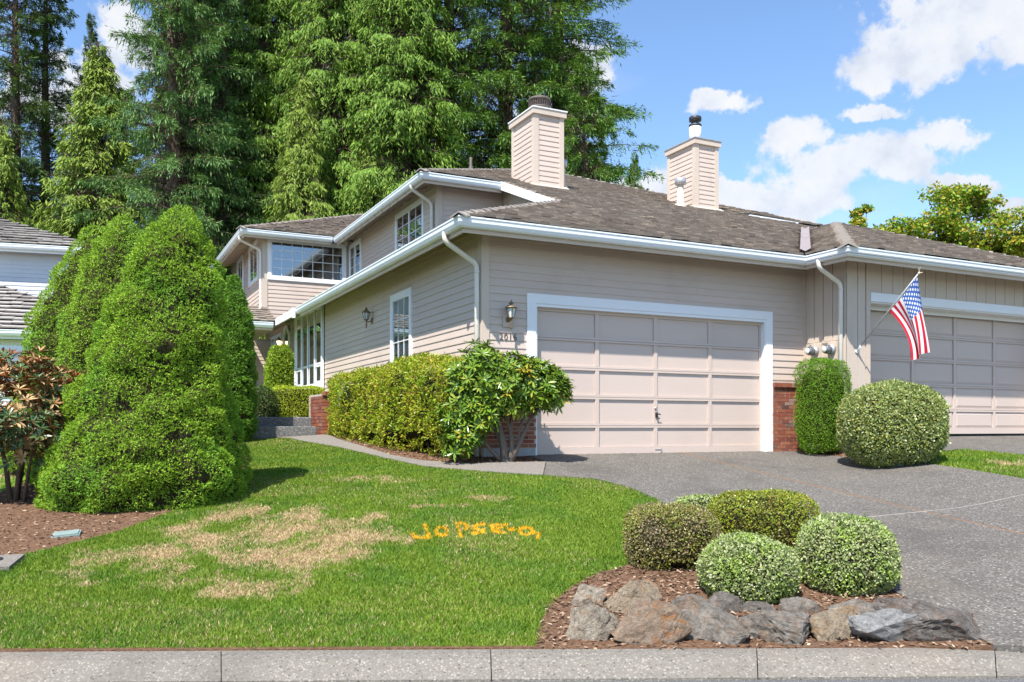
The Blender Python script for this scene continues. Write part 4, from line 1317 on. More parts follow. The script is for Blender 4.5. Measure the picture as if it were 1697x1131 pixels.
bricks(bl, -.02, 0, 0, .945, .14, 16)
f = MB(); f.box(-.01, .90, -.06, -.003, -.25, .128); f.build('foundation', M['concrete'], house)

# --- garage doors
def door_trim(x0, x1, y, z0, zt, wd, name='door_trim'):
    t = MB(); t.box(x0 - wd, x0, y - .035, y - .0005, 1.42, zt + wd); t.box(x1, x1 + wd, y - .035, y - .0005, z0, zt + wd); t.box(x0 + .0005, x1 - .0005, y - .035, y - .0005, zt, zt + wd)
    return t
t = door_trim(.93, 5.80, 0, -.0, 2.475, .155); t.build('door_trim', M['white'], house)
t = MB(); t.box(.931, .962, -.022, .12, -.0, 2.474); t.box(5.768, 5.799, -.022, .12, 0, 2.474); t.box(.9625, 5.7675, -.022, .12, 2.425, 2.4735); t.build('door_jamb', M['white'], house)


def garage_door(x0, x1, yf, z0, z1, cols, rows, raised=False):
    st = .075
    d = MB()
    d.box(x0, x1, yf + .03, yf + .07, z0, z1)
    dd = d.build('garage_door', M['door'], house)
    w_ = (x1 - x0) / cols; h_ = (z1 - z0) / rows
    for r_ in range(rows + 1):
        zc = z0 + r_ * h_
        a, b_ = max(z0, zc - st / 2), min(z1, zc + st / 2)
        if r_ == 0: b_ = z0 + .12
        if r_ == rows: a = z1 - .05
        t = MB()
        if 0 < r_ < rows:
            t.box(x0, x1, yf, yf + .0295, a, zc - .004); t.box(x0, x1, yf + .0015, yf + .0295, zc + .002, b_)
        else:
            t.box(x0, x1, yf, yf + .0295, a, b_)
        t.build('door_rail', M['door'], dd)
    for c in range(cols + 1):
        xc = x0 + c * w_
        a, b_ = max(x0, xc - st / 2), min(x1, xc + st / 2)
        for r_ in range(rows):
            za = z0 + r_ * h_ + (st / 2 if r_ else .12) + .0005; zb = z0 + (r_ + 1) * h_ - (st / 2 if r_ < rows - 1 else .05) - .0005
            t = MB(); t.box(a, b_, yf + .0008, yf + .0295, za, zb); t.build('door_stile', M['door'], dd)
    for r_ in range(rows):
        for c in range(cols):
            xa, xb = x0 + c * w_ + st / 2 + .002, x0 + (c + 1) * w_ - st / 2 - .002
            za = z0 + r_ * h_ + (st / 2 if r_ else .12) + .002; zb = z0 + (r_ + 1) * h_ - (st / 2 if r_ < rows - 1 else .05) - .002
            t = MB()
            if raised:
                i = .05
                vs = [(xa, yf + .028, za), (xb, yf + .028, za), (xb, yf + .028, zb), (xa, yf + .028, zb), (xa + i, yf + .012, za + i), (xb - i, yf + .012, za + i), (xb - i, yf + .012, zb - i), (xa + i, yf + .012, zb - i)]
                t.add(vs, [(4, 5, 6, 7), (0, 1, 5, 4), (1, 2, 6, 5), (2, 3, 7, 6), (3, 0, 4, 7)])
            else:
                t.box(xa, xb, yf + .026, yf + .0295, za, zb)
            t.build('door_panel', M['door'], dd)
    return dd
gd = garage_door(.962, 5.768, .075, .012, 2.425, 4, 5)
t = MB(); xh = 3.375
t.lathe([(.022, 0), (.022, .012)], 12, (0, 0, 0)); h = t.build('lock', M['steel'], gd, (xh - .02, .072, .80), (R(90), 0, 0))
t = MB(); t.tube([(xh, .072, .70), (xh, .03, .70)], .012, 8); t.tube([(xh - .05, .03, .715), (xh + .06, .03, .69)], .011, 8); t.box(xh - .02, xh + .03, .06, .074, .64, .73); t.tube([(xh + .0, .045, .64), (xh + .055, .045, .62)], .01, 8)
t.build('handle', M['black'], gd)
t = MB(); t.box(3.35, 3.50, .066, .074, .018, .024); t.box(3.47, 3.50, .066, .074, .03, .085); t.box(3.35, 3.50, .066, .074, .075, .085); t.build('lift_handle', M['steel'], gd)
gd2 = garage_door(7.80, 12.75, -.62, .335, 2.77, 4, 5, True)
t = MB(); t.box(7.42, 12.9, -1.015, -.9805, 2.80, 2.965); t.box(7.421, 12.74, -.979, -.56, 2.775, 2.799); t.build('door_trim', M['white'], house)
t = MB(); t.box(7.421, 12.75, -.70, -.66, 2.70, 2.774); t.build('door_jamb', M['white'], house)
t = MB(); t.box(7.3, 7.80, -.60, -.56, 0, 2.8); t.build('door_jamb', M['door'], house)

# --- windows
def window(ox, oy, z0, th, w_, h_, cols, rows, trim=.10, proud=.05, back='dark', sash=None, curtain=False):
    f = MB()
    t = trim
    f.box(-t, 0, -proud, .004, -t, h_ + t); f.box(w_, w_ + t, -proud, .004, -t, h_ + t); f.box(.0003, w_ - .0003, -proud, .004, h_, h_ + t); f.box(.0003, w_ - .0003, -proud, .004, -t, 0)
    fo = f.build('window', M['white'], house, (ox, oy, z0), (0, 0, th))
    s_ = MB(); q = .028
    s_.box(.001, q, -proud + .012, -.012, .001, h_ - .001); s_.box(w_ - q, w_ - .001, -proud + .012, -.012, .001, h_ - .001); s_.box(q + .0005, w_ - q - .0005, -proud + .012, -.012, .001, q); s_.box(q + .0005, w_ - q - .0005, -proud + .012, -.012, h_ - q, h_ - .001)
    for x in (sash or []):
        s_.box(x * w_ - .03, x * w_ + .03, -proud + .008, -.012, q + .0005, h_ - q - .0005)
    s_.build('sash', M['white'], fo)
    g = MB(); g.add([(.01, -.022, .01), (w_ - .01, -.022, .01), (w_ - .01, -.022, h_ - .01), (.01, -.022, h_ - .01)], [(0, 1, 2, 3)]); g.build('pane', M['glass'], fo)
    for c in range(1, cols):
        m_ = MB(); m_.box(w_ * c / cols - .0085, w_ * c / cols + .0085, -.034, -.026, q, h_ - q); m_.build('muntin', M['white'], fo)
    for r_ in range(1, rows):
        m_ = MB(); m_.box(q, w_ - q, -.0335, -.0265, h_ * r_ / rows - .0085, h_ * r_ / rows + .0085); m_.build('muntin', M['white'], fo)
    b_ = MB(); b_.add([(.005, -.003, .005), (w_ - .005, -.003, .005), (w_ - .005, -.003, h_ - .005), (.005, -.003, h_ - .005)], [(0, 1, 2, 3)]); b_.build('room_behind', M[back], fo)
    if curtain:
        c = MB()
        for x0, x1 in ((.03, .22), (w_ - .25, w_ - .03)):
            n = 10; vs = []
            for k in range(n + 1):
                x = x0 + (x1 - x0) * k / n; y = -.010 - .005 * math.sin(k * 2.2)
                vs += [(x, y, .35), (x + (.05 if x0 < w_ / 2 else -.05), y, h_ - .03)]
            c.add(vs, [(2 * k, 2 * k + 2, 2 * k + 3, 2 * k + 1) for k in range(n)])
        c.build('curtain', M['curtain'], fo)
    return fo
window(0, 4.34, 1.30, R(-90), 1.02, 1.72, 3, 4, .115, .05, 'blind_reflect', None, True)
window(1.85, 9.56, 4.78, R(-90), 1.95, 1.24, 4, 4, .10, .05, 'dark', [.5])
window(1.85, 14.05, 4.78, R(-90), 1.10, 1.28, 2, 4, .10, .05, 'dark', [.5])
window(-.58, 14.2, 5.03, 0, 2.20, 1.06, 7, 4, .105, .05, 'dark')
window(-.8, 16.5, 5.12, R(-90), 1.45, 1.08, 2, 1, .10, .05, 'dark')
window(-.8, 18.9, 5.12, R(-90), 1.05, 1.08, 2, 1, .10, .05, 'dark')
# tall four light window, low vents below a rail
tw = window(-.04, 13.13, 1.62, R(-90), 3.12, 2.02, 1, 1, .075, .06, 'blind_reflect')
for k in range(1, 4):
    m_ = MB(); m_.box(3.12 * k / 4 - .03, 3.12 * k / 4 + .03, -.05, -.0305, .03, 1.99); m_.build('mullion', M['white'], tw)
m_ = MB()
for k in range(4): m_.box(3.12 * k / 4 + .046, 3.12 * (k + 1) / 4 - .046, -.048, -.0305, .51, .56)
m_.build('transom', M['white'], tw)
for k in (0, 3):
    m_ = MB()
    a, b_ = 3.12 * k / 4 + .046, 3.12 * (k + 1) / 4 - .046
    m_.box(a, a + .05, -.046, -.031, .03, .499); m_.box(b_ - .05, b_, -.046, -.031, .03, .499); m_.box(a + .0505, b_ - .0505, -.046, -.031, .03, .08); m_.box(a + .0505, b_ - .0505, -.046, -.031, .45, .499)
    m_.build('vent_sash', M['white'], tw)
m_ = MB(); m_.box(-.12, 3.24, -.13, -.0005, -.14, -.0855); m_.build('sill', M['white'], tw)

# octagonal window and the front door
def ngon(cx, cz, rx, rz, n=8):
    return [(cx + rx * math.cos(R(22.5) + k * 2 * PI / n), cz + rz * math.sin(R(22.5) + k * 2 * PI / n)) for k in range(n)]
oc = MB(); o1, o2 = ngon(0, 0, .52, .44), ngon(0, 0, .36, .32)
for k in range(8):
    a, b_, c, d_ = o1[k], o1[(k + 1) % 8], o2[(k + 1) % 8], o2[k]
    vs = [(p[0], y, p[1]) for y in (-.05, 0) for p in (a, b_, c, d_)]
    oc.add(vs, [(0, 1, 2, 3), (7, 6, 5, 4), (0, 4, 5, 1), (2, 6, 7, 3)])
ow = oc.build('octagonal_window', M['white'], house, (-.02, 14.57, 3.20), (0, 0, R(-90)))
g = MB(); g.add([(p[0], -.02, p[1]) for p in o2], [tuple(range(8))]); g.build('pane', M['glass'], ow)
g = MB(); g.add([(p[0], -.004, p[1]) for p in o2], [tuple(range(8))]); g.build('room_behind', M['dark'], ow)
fd = MB(); fd.box(-.12, 0, -.06, 0, 0, 2.15); fd.box(1.55, 1.67, -.06, 0, 0, 2.15); fd.box(.001, 1.549, -.06, 0, 2.05, 2.15); fd.box(.42, .50, -.05, 0, 0, 2.049)
fdo = fd.build('front_door', M['white'], house, (-.02, 16.85, 1.30), (0, 0, R(-90)))
g = MB(); g.box(.51, 1.54, -.03, -.002, .01, 2.04); g.build('door_leaf', M['white'], fdo)
g = MB(); g.box(.72, .92, -.034, -.0305, 1.25, 1.92); g.box(1.10, 1.32, -.034, -.0305, 1.25, 1.92); g.build('door_pane', M['dark'], fdo)
g = MB(); g.box(.02, .41, -.03, -.004, .3, 2.0); g.build('sidelight', M['blind_reflect'], fdo)

# --- house number
hn = link('house_number', None, house, (.285, -.0205, 1.858))
for i, ch in enumerate('2016'):
    cu = bpy.data.curves.new('digit_curve', 'FONT'); cu.body = ch; cu.size = .16; cu.extrude = .003; cu.offset = 0.0
    tmp = bpy.data.objects.new('digit_tmp', cu); COL.objects.link(tmp)
    dg = bpy.context.evaluated_depsgraph_get()
    me = bpy.data.meshes.new_from_object(tmp.evaluated_get(dg))
    bpy.data.objects.remove(tmp, do_unlink=True); bpy.data.curves.remove(cu)
    me.name = 'digit'
    me.materials.clear(); me.materials.append(M['number'])
    o = link('digit', me, hn, (i * .082, 0, -.004 * (i % 2)), (R(90), 0, 0))
    o.scale = (.82, 1, 1)

# ------------------------------------------------------------------ fixtures on the walls
def HW(X, Y, Z=0.0):
    return HM @ Vector((X, Y, Z))


def lantern(X, Y, Z, th, label, lit=False):
    """coach lantern; local -y points away from the wall"""
    o = tag(empty('wall_lantern', HW(X, Y, Z), HA + th), label, 'wall lamp', 'coach lanterns on the house walls')
    t = MB(); t.lathe([(.062, 0), (.062, .008), (.045, .018), (.02, .028)], 16); t.build('backplate', M['bronze'], o, (0, 0, .02), (R(90), 0, 0))
    t = MB(); t.tube([(0, -.02, .02), (0, -.06, .0), (0, -.10, -.01), (0, -.13, .03)], .011, 8); t.build('arm', M['bronze'], o)
    t = MB(); t.lathe([(.006, -.15), (.017, -.14), (.012, -.12), (.019, -.09), (.016, -.02), (.022, .02), (.05, .035), (.052, .045)], 10, (0, -.13, 0)); t.build('tail', M['bronze'], o)
    z0, z1, r0, r1 = .045, .19, .048, .085
    cage = MB()
    for k in range(6):
        a = k * PI / 3 + .3
        cage.tube([(r0 * math.cos(a), -.13 + r0 * math.sin(a), z0), (r1 * math.cos(a), -.13 + r1 * math.sin(a), z1)], .0065, 5)
    cage.lathe([(r1 + .003, z1 - .012), (r1 + .006, z1)], 6, (0, -.13, 0), smooth=False)
    cage.build('cage', M['bronze'], o)
    g = MB(); g.lathe([(r0 - .004, z0), (r1 - .006, z1 - .002)], 6, (0, -.13, 0), smooth=False); g.build('lamp_glass', M['bulb'] if lit else M['lampglass'], o)
    t = MB(); t.lathe([(r1 + .016, z1), (r1 + .01, z1 + .012), (.05, z1 + .045), (.026, z1 + .05), (.024, z1 + .062), (.042, z1 + .072), (.04, z1 + .08), (.012, z1 + .10), (.014, z1 + .115), (.003, z1 + .13)], 12, (0, -.13, 0)); t.build('lamp_cap', M['bronze'], o)
    return o
lantern(.43, -.02, 2.16, 0, 'bronze coach lantern above the house number beside the garage door')
t = MB(); t.box(.34, .52, -.036, -.0245, 2.06, 2.30); t.build('mounting_block', M['trimpaint'], house)
lantern(-.02, 5.77, 2.76, R(-90), 'bronze coach lantern on the long side wall')
lantern(-.02, 15.16, 3.0, R(-90), 'glowing porch lantern above the column shaped shrub', True)


def meter(X, Y, Z, label):
    o = tag(empty('electric_meter', HW(X, Y, Z), HA + R(-90)), label, 'electric meter', 'electric meters on the wing wall')
    t = MB(); t.box(-.11, .11, -.055, 0, -.35, .13); t.build('meter_box', M['trimpaint'], o)
    t = MB(); t.lathe([(.098, 0), (.098, .05), (.092, .055), (.092, .085)], 22); t.build('collar', M['steel'], o, (0, -.055, 0), (R(90), 0, 0))
    t = MB(); t.lathe([(.086, 0), (.086, .07), (.078, .10), (.05, .118), (.0, .122)], 22); t.build('glass_dome', M['meterglass'], o, (0, -.14, 0), (R(90), 0, 0))
    t = MB(); t.lathe([(.055, .121), (.05, .126)], 18); t.build('dial', M['whitepipe'], o, (0, -.14, 0), (R(90), 0, 0))
    return o
meter(6.788, -.33, 1.90, 'round electric meter nearer the lap siding, above the clipped yew')
meter(6.788, -.74, 1.90, 'round electric meter nearer the downspout, above the clipped yew')

# flag on its angled staff
fl = tag(empty('flag', HW(7.065, -1.0, 1.86), HA), 'american flag hanging from an angled staff on the wing corner', 'flag')
t = MB(); t.lathe([(.045, 0), (.045, .012), (.03, .02)], 12); t.build('bracket_plate', M['white'], fl, (0, .0, 0), (R(90), 0, 0))
PD = Vector((0, -1.31, 1.21)).normalized()
t = MB(); t.tube([PD * -.01, PD * .13], .021, 10); t.build('bracket_socket', M['white'], fl)
t = MB(); t.tube([PD * .02, PD * 1.80], .0125, 8); t.build('staff', M['steel'], fl)
t = MB()
for sx, sz, sy in ((.06, -.01, 0), (-.045, .055, 0), (-.02, .075, -.02)):
    t.tube([PD * 1.80, PD * 1.80 + Vector((sx, sy, sz)) + PD * .03], .006, 5)
t.lathe([(.004, -.03), (.02, -.01), (.02, .01), (.004, .03)], 8, tuple(PD * 1.80)); t.build('finial', M['cream'], fl)
nu, nv_ = 46, 26
T0, T1 = PD * 1.755, PD * .965
Fe0, Fe1 = Vector((.20, -1.34, -.10)), Vector((.10, -1.13, -.25))
C0, C1 = Vector((.06, -1.36, .50)), Vector((.10, -1.12, .22))
vs, uvs = [], []
for i in range(nu + 1):
    f_ = i / nu
    for j in range(nv_ + 1):
        s_ = j / nv_
        e0 = (T0 * (1 - f_) + C0 * f_) * (1 - f_) + (C0 * (1 - f_) + Fe0 * f_) * f_
        e1 = (T1 * (1 - f_) + C1 * f_) * (1 - f_) + (C1 * (1 - f_) + Fe1 * f_) * f_
        p = e0 * (1 - s_) + e1 * s_
        amp = .085 * f_ ** .8
        ph = s_ * 9.5 + f_ * 1.3
        p = p + Vector((math.sin(ph) * amp, math.cos(ph * .9) * amp * .25, -.05 * math.sin(s_ * PI) * (1 - f_)))
        vs.append(tuple(p)); uvs.append((f_, s_))
fs = [(i * (nv_ + 1) + j, (i + 1) * (nv_ + 1) + j, (i + 1) * (nv_ + 1) + j + 1, i * (nv_ + 1) + j + 1) for i in range(nu) for j in range(nv_)]
me = bpy.data.meshes.new('flag_cloth'); me.from_pydata(vs, [], fs); me.materials.append(M['flag'])
ul = me.uv_layers.new(name='UVMap')
for lp in me.loops: ul.data[lp.index].uv = uvs[lp.vertex_index]
for p in me.polygons: p.use_smooth = True
link('flag_cloth', me, fl)

# ------------------------------------------------------------------ entry steps, planter, hedge pier
st = tag(empty('entry_steps', HW(-2.1, 4.6, .2), HA), 'two exposed aggregate steps at the end of the path', 'steps')
def stepbox(x0, x1, y0, y1, z0, z1, parent, mat, name):
    t = MB(); t.box(x0, x1, y0, y1, z0, z1)
    o = t.build(name, mat, parent)
    bv = o.modifiers.new('edge', 'BEVEL'); bv.width = .018; bv.segments = 2
    return o
stepbox(-.75, .60, .02, .42, -.3, .285, st, M['step'], 'tread')
stepbox(-.75, .60, .44, 2.6, -.3, .47, st, M['step'], 'tread')
pl = tag(empty('brick_planter', HW(-1.40, 4.6, .2), HA), 'stepped red brick planter wall beside the entry steps', 'brick wall')
m_ = MB(); m_.box(.012, .21, .012, 2.2, -.3, .93); pm = m_.build('mortar_core', M['mortar'], pl)
bricks(pm, 0, .05, 0, .21, -.12, 15, True); bricks(pm, .052, 1.0, R(-90), .95, -.12, 15, False)
m_ = MB(); m_.box(.222, .80, .012, .2, -.3, .25); pm2 = m_.build('mortar_core', M['mortar'], pl)
bricks(pm2, .222, .05, 0, .30, -.12, 8, False); bricks(pm2, .53, .05, 0, .30, -.12, 5, False)

# ------------------------------------------------------------------ utility boxes in the ground
o = tag(empty('valve_box', (-4.50, 8.72, Gs(-4.5, 8.72) + .02), R(20)), 'flat pale green irrigation box lid at the mulch edge', 'box lid')
t = MB(); t.box(-.115, .115, -.075, .075, -.06, .022); lid = t.build('lid', M['boxlid'], o)
t = MB(); t.box(-.13, .13, -.09, .09, -.08, .010); t.build('rim', M['boxlid'], o)
o.rotation_euler = (R(9), R(-5), R(20))
o = tag(empty('water_meter_box', (-4.50, 7.62, Gs(-4.5, 7.62) + .014), R(14)), 'concrete water meter box with round black cap by the lawn edge', 'meter box')
t = MB(); t.box(-.30, .12, -.22, .22, -.06, .035); t.build('concrete_lid', M['walk'], o)
t = MB(); t.lathe([(.085, .03), (.085, .042), (.07, .046)], 18, (-.09, .04, 0)); t.build('reader_cap', M['black'], o)
o.rotation_euler = (R(6), 0, R(14))
o = tag(empty('valve_box', (6.32, 13.92, Gs(6.32, 13.92) + .03), R(10)), 'tiny green box lid at the foot of the round grey green bush', 'box lid')
t = MB(); t.box(-.14, .14, -.06, .06, -.05, .02); t.build('lid', M['boxlid'], o)

# ------------------------------------------------------------------ neighbouring house on the left
nb = tag(empty('neighbour_house', (-12.75, 26.2, .3), R(17)), 'pale blue grey two storey house behind the rust leaved shrub', 'house')
w = MB(); w.box(-12, 0, 0, 8, 0, 5.55); w.box(-12, 1.5, -4.6, -.001, 0, 2.6)
nw = w.build('wall', M['bluesiding'], nb)
house_save = house
siding(nw, -6.5, 0, 0, (0, 6.5), 2.9, 5.5, mesh=BOARD_BLUE)
siding(nw, -6.5, -4.6, 0, (0, 8.0), .2, 2.55, [(.5, 5.9, 1.0, 2.28)], mesh=BOARD_BLUE)
r = MB()
NE, NL = 5.52, 2.55
r.slab([(-12.5, -.5, NE), (.5, -.5, NE), (-3.7, 3.7, NE + S * 4.2), (-12.5, 3.7, NE + S * 4.2)], .08)
r.slab([(.5, -.5, NE), (.5, 8.5, NE), (-3.7, 4.3, NE + S * 4.2), (-3.7, 3.7, NE + S * 4.2)], .08)
r.slab([(-12.5, -5.1, NL), (2.0, -5.1, NL), (-1.9, -1.2, NL + S * 3.9), (-3.1, 0, NL + S * 5.1), (-12.5, 0, NL + S * 5.1)], .08)
r.slab([(2.0, -5.1, NL), (2.0, 0, NL), (-3.1, 0, NL + S * 5.1)], .08)
nr = r.build('roof', M['felt'], nb)
TP = MB()
TP.add([(0, 0, 0), (1, 0, 0), (1, TL, 0), (0, TL, 0), (0, 0, .034), (1, 0, .034), (1, TL, .012), (0, TL, .012)],
       [(0, 3, 2, 1), (4, 5, 6, 7), (0, 1, 5, 4), (1, 2, 6, 5), (2, 3, 7, 6), (3, 0, 4, 7)])
TILE2 = TP.mesh('pale_roof_tile', M['tile_pale'])
for m_ in tiles((0, -.5, NE), (1, 0), (0, 1), lambda q: (-5.6, .5 - q), 4.2, 11, exp=.38, wmin=.28, wmax=.36):
    o = link('roof_tile', TILE2, nr); o.matrix_local = m_
for m_ in tiles((0, -5.1, NL), (1, 0), (0, 1), lambda q: (-5.0, min(2.0 - q, -.2)), 5.0, 12, exp=.38, wmin=.28, wmax=.36):
    o = link('roof_tile', TILE2, nr); o.matrix_local = m_
for path, off in (([(-12, -.5, NE), (.5, -.5, NE), (.5, 8, NE)], 0), ([(-12, -5.1, NL), (2.0, -5.1, NL), (2.0, 0, NL)], 0)):
    g = MB(); g.sweep(path, [(o_ - .1, z - .0) for o_, z in GP]); g.build('gutter', M['gutter'], nb)
    g = MB(); g.sweep(path, [(o_ - .1, z - .004) for o_, z in FP]); g.build('fascia', M['white'], nb)
so = MB(); so.slab([(-12, -.42, NE - .1), (.4, -.42, NE - .1), (.4, .0, NE - .1), (-12, 0, NE - .1)], .015); so.slab([(-12, -5.0, NL - .1), (1.9, -5.0, NL - .1), (1.9, -4.6, NL - .1), (-12, -4.6, NL - .1)], .015); so.build('soffit', M['soffit'], nb)
house = nb
nwin = window(-5.9, -4.6, 1.05, 0, 5.2, 1.18, 6, 1, .12, .05, 'dark')
house = house_save

# ------------------------------------------------------------------ shrubs
def super_surface(n, rx, ry, rz, e, rng, zmin=-1.0):
    """points and normals spread evenly on a superellipsoid"""
    P, Nn = [], []
    got = 0
    while got < n:
        d = unit(rng.normal(0, 1, (n * 3, 3)))
        q = np.abs(d / np.array([rx, ry, rz])) ** e
        Rr = q.sum(1) ** (-1 / e)
        p = d * Rr[:, None]
        g = np.sign(p) * np.abs(p) ** (e - 1) / np.array([rx, ry, rz]) ** e
        nn = unit(g)
        wgt = Rr ** 2 / np.maximum((nn * d).sum(1), .08)
        k = (rng.random(n * 3) < wgt / wgt.max()) & (p[:, 2] > zmin * rz)
        P.append(p[k]); Nn.append(nn[k]); got += k.sum()
    return np.concatenate(P)[:n], np.concatenate(Nn)[:n]


def leaves(P, Nn, rng, ln, wd, style='broad', spread=.8, up=.2):
    n = len(P)
    rv = rng.normal(0, 1, (n, 3))
    if style == 'tuft':
        d = unit(Nn * .55 + rv * .55 + np.array([0, 0, up]))
        nr = unit(Nn + rng.normal(0, .45, (n, 3)))
    elif style == 'broad':
        d = unit(Nn * .55 + rv * spread + np.array([0, 0, up]))
        nr = unit(Nn + rng.normal(0, .55, (n, 3)))
    else:
        d = unit(Nn + rv * spread * .6 + np.array([0, 0, up]))
        nr = unit(rng.normal(0, 1, (n, 3)))
    return kites(P, d, nr, ln * rng.uniform(.65, 1.2, n), wd * rng.uniform(.7, 1.2, n), .5)


def core_mesh(name, shape_fn, mat, nu=40, nv=24):
    vs, fs = [], []
    for j in range(nv + 1):
        for i in range(nu):
            vs.append(shape_fn(i / nu, j / nv))
    for j in range(nv):
        for i in range(nu):
            fs.append((j * nu + i, j * nu + (i + 1) % nu, (j + 1) * nu + (i + 1) % nu, (j + 1) * nu + i))
    return poly_mesh(name, vs, fs, mat, smooth=True)


def mound(name, c, rx, ry, rz, e, mat, n, ln, wd, label, cat='shrub', clump=.10, amp=.05, thick=.05, rot=0.0, zmin=-.98, seed=1, group=None, spread=.8, up=.2, skirt=0, coreK=.84):
    rng = np.random.default_rng(seed)
    o = tag(empty(name, (c[0], c[1], c[2] - rz), rot), label, cat, group)
    P, Nn = super_surface(n, rx, ry, rz, e, rng, zmin)
    wl = worley(P / clump, seed)
    big = fbm(P / (clump * 3.2), seed + 3, 3) - .5
    dep = rng.exponential(thick * .5, n)
    stray = np.where(rng.random(n) < .05, rng.uniform(.0, ln * 1.2, n), 0)
    flat = fbm(P / (rx * .9), seed + 17, 2) - .5
    P = P + Nn * (amp * (.55 - wl) + amp * 2.4 * big + min(rx, ry, rz) * .26 * flat + stray - np.minimum(dep, thick * 3))[:, None]
    if skirt:
        # lower edge ragged: drop leaves that fall into hollows near the ground
        k = ~((P[:, 2] < -rz * .55) & (fbm(P / .16, seed + 9, 2) < skirt))
        P, Nn = P[k], Nn[k]
    Q = leaves(P + np.array([0, 0, rz]), Nn, rng, ln, wd, 'broad', spread, up)
    link('foliage', quads_mesh('foliage', Q, M[mat]), o)
    def sh(u, v):
        a, b_ = u * 2 * PI, (v - .5) * PI
        d = np.array([math.cos(a) * math.cos(b_), math.sin(a) * math.cos(b_), math.sin(b_)])
        q = (np.abs(d / np.array([rx, ry, rz])) ** e).sum() ** (-1 / e)
        p = d * q * coreK
        p[2] = max(p[2], -rz * (coreK if zmin < -.9 else .75))
        return (p[0], p[1], p[2] + rz)
    link('twigs_and_gap_shade', core_mesh('twigs_and_gap_shade', sh, M['gap_shade']), o)  # closed dark hull, painted shade behind the leaf gaps
    return o


def stems(o, pts_list, mat='stem', name='stem'):
    for pts, r0, r1 in pts_list:
        t = MB(); n = len(pts)
        t.tube(pts, [r0 + (r1 - r0) * i / (n - 1) for i in range(n)], 7)
        t.build(name, M[mat], o)

# rockery shrubs
mound('shrub', (1.85, 6.80, -.67), .375, .39, .275, 2.3, 'varieg', 15000, .026, .016, 'round cream edged shrub overhanging the middle rocks, front of the mounds', 'shrub', .06, .018, .02, seed=1, group='clipped mounds in the rockery')
mound('shrub', (2.72, 7.05, -.60), .385, .40, .32, 2.5, 'varieg', 17000, .026, .016, 'cream edged mound beside the driveway, rightmost of the rockery shrubs', 'shrub', .06, .018, .02, seed=2, group='clipped mounds in the rockery')
mound('shrub', (1.42, 7.75, -.535), .415, .42, .29, 3.2, 'privet_red', 15000, .024, .014, 'flat topped purplish green mound nearest the lawn', 'shrub', .06, .018, .022, seed=3, group='clipped mounds in the rockery', skirt=.42)
mound('shrub', (2.44, 8.45, -.475), .50, .48, .30, 3.0, 'privet', 19000, .024, .014, 'largest dark green mound at the back of the rockery', 'shrub', .06, .018, .022, seed=4, group='clipped mounds in the rockery')
mound('shrub', (2.02, 9.30, -.46), .30, .26, .19, 2.2, 'varieg', 5000, .026, .016, 'small pale shrub peeping over the back of the rockery', 'shrub', .06, .018, .022, seed=5, group='clipped mounds in the rockery')
for o_, pts in ((bpy.data.objects['shrub.002'], [(0, 0, -.12), (.02, .01, .12)]), (bpy.data.objects['shrub'], [(0, 0, -.1), (0, 0, .15)])):
    stems(o_, [(pts, .025, .02), ([(.08, .02, -.12), (.14, .05, .12)], .018, .014)])

# round euonymus and clipped yew by the meters
mound('round_bush', (6.21, 14.12, .49), .80, .72, .64, 2.7, 'euo', 30000, .045, .027, 'large round grey green bush below the flag', 'bush', .09, .02, .03, seed=6, spread=.9)
yew = mound('clipped_yew', (5.66, 15.75, .84), .40, .36, .84, 5.0, 'yew', 30000, .032, .013, 'tall clipped dark green yew block under the electric meters', 'bush', .10, .05, .05, HA, seed=7, coreK=.80)

# long yellow green hedge along the side wall (house frame)
c = Vector((-2.02, 15.45, 0))
mound('hedge', (c.x, c.y, .80), .52, 2.55, .74, 5.0, 'pieris', 52000, .062, .024, 'long yellow green hedge along the side wall', 'hedge', .20, .14, .08, R(33.4), seed=8, spread=.9, up=.35, skirt=.5, coreK=.80)
hd = bpy.data.objects['hedge']
stems(hd, [([(-.2 + .1 * (i % 3), -2.0 + i * .55, -.25), (-.15, -1.9 + i * .55, .2)], .03, .02) for i in range(8)])
c = HW(-1.56, 6.15, 0)
mound('box_hedge', (c.x, c.y, 1.0), .53, .40, .33, 7.0, 'boxhedge', 14000, .035, .014, 'low clipped yellow green box hedge above the entry steps', 'hedge', .08, .015, .02, HA, seed=9)
c = HW(-1.36, 9.0, 0)
mound('column_shrub', (c.x, c.y, 1.55), .29, .29, .92, 4.0, 'laurel', 10000, .06, .028, 'bright green column shaped shrub under the porch lantern', 'shrub', .12, .05, .04, HA, seed=10)
c = HW(-2.32, 5.9, 0)
mound('dark_shrub', (c.x, c.y, .80), .30, .32, .48, 2.3, 'darkball', 7000, .05, .022, 'dark green shrub in shade left of the entry steps', 'shrub', .12, .05, .05, HA, seed=12)


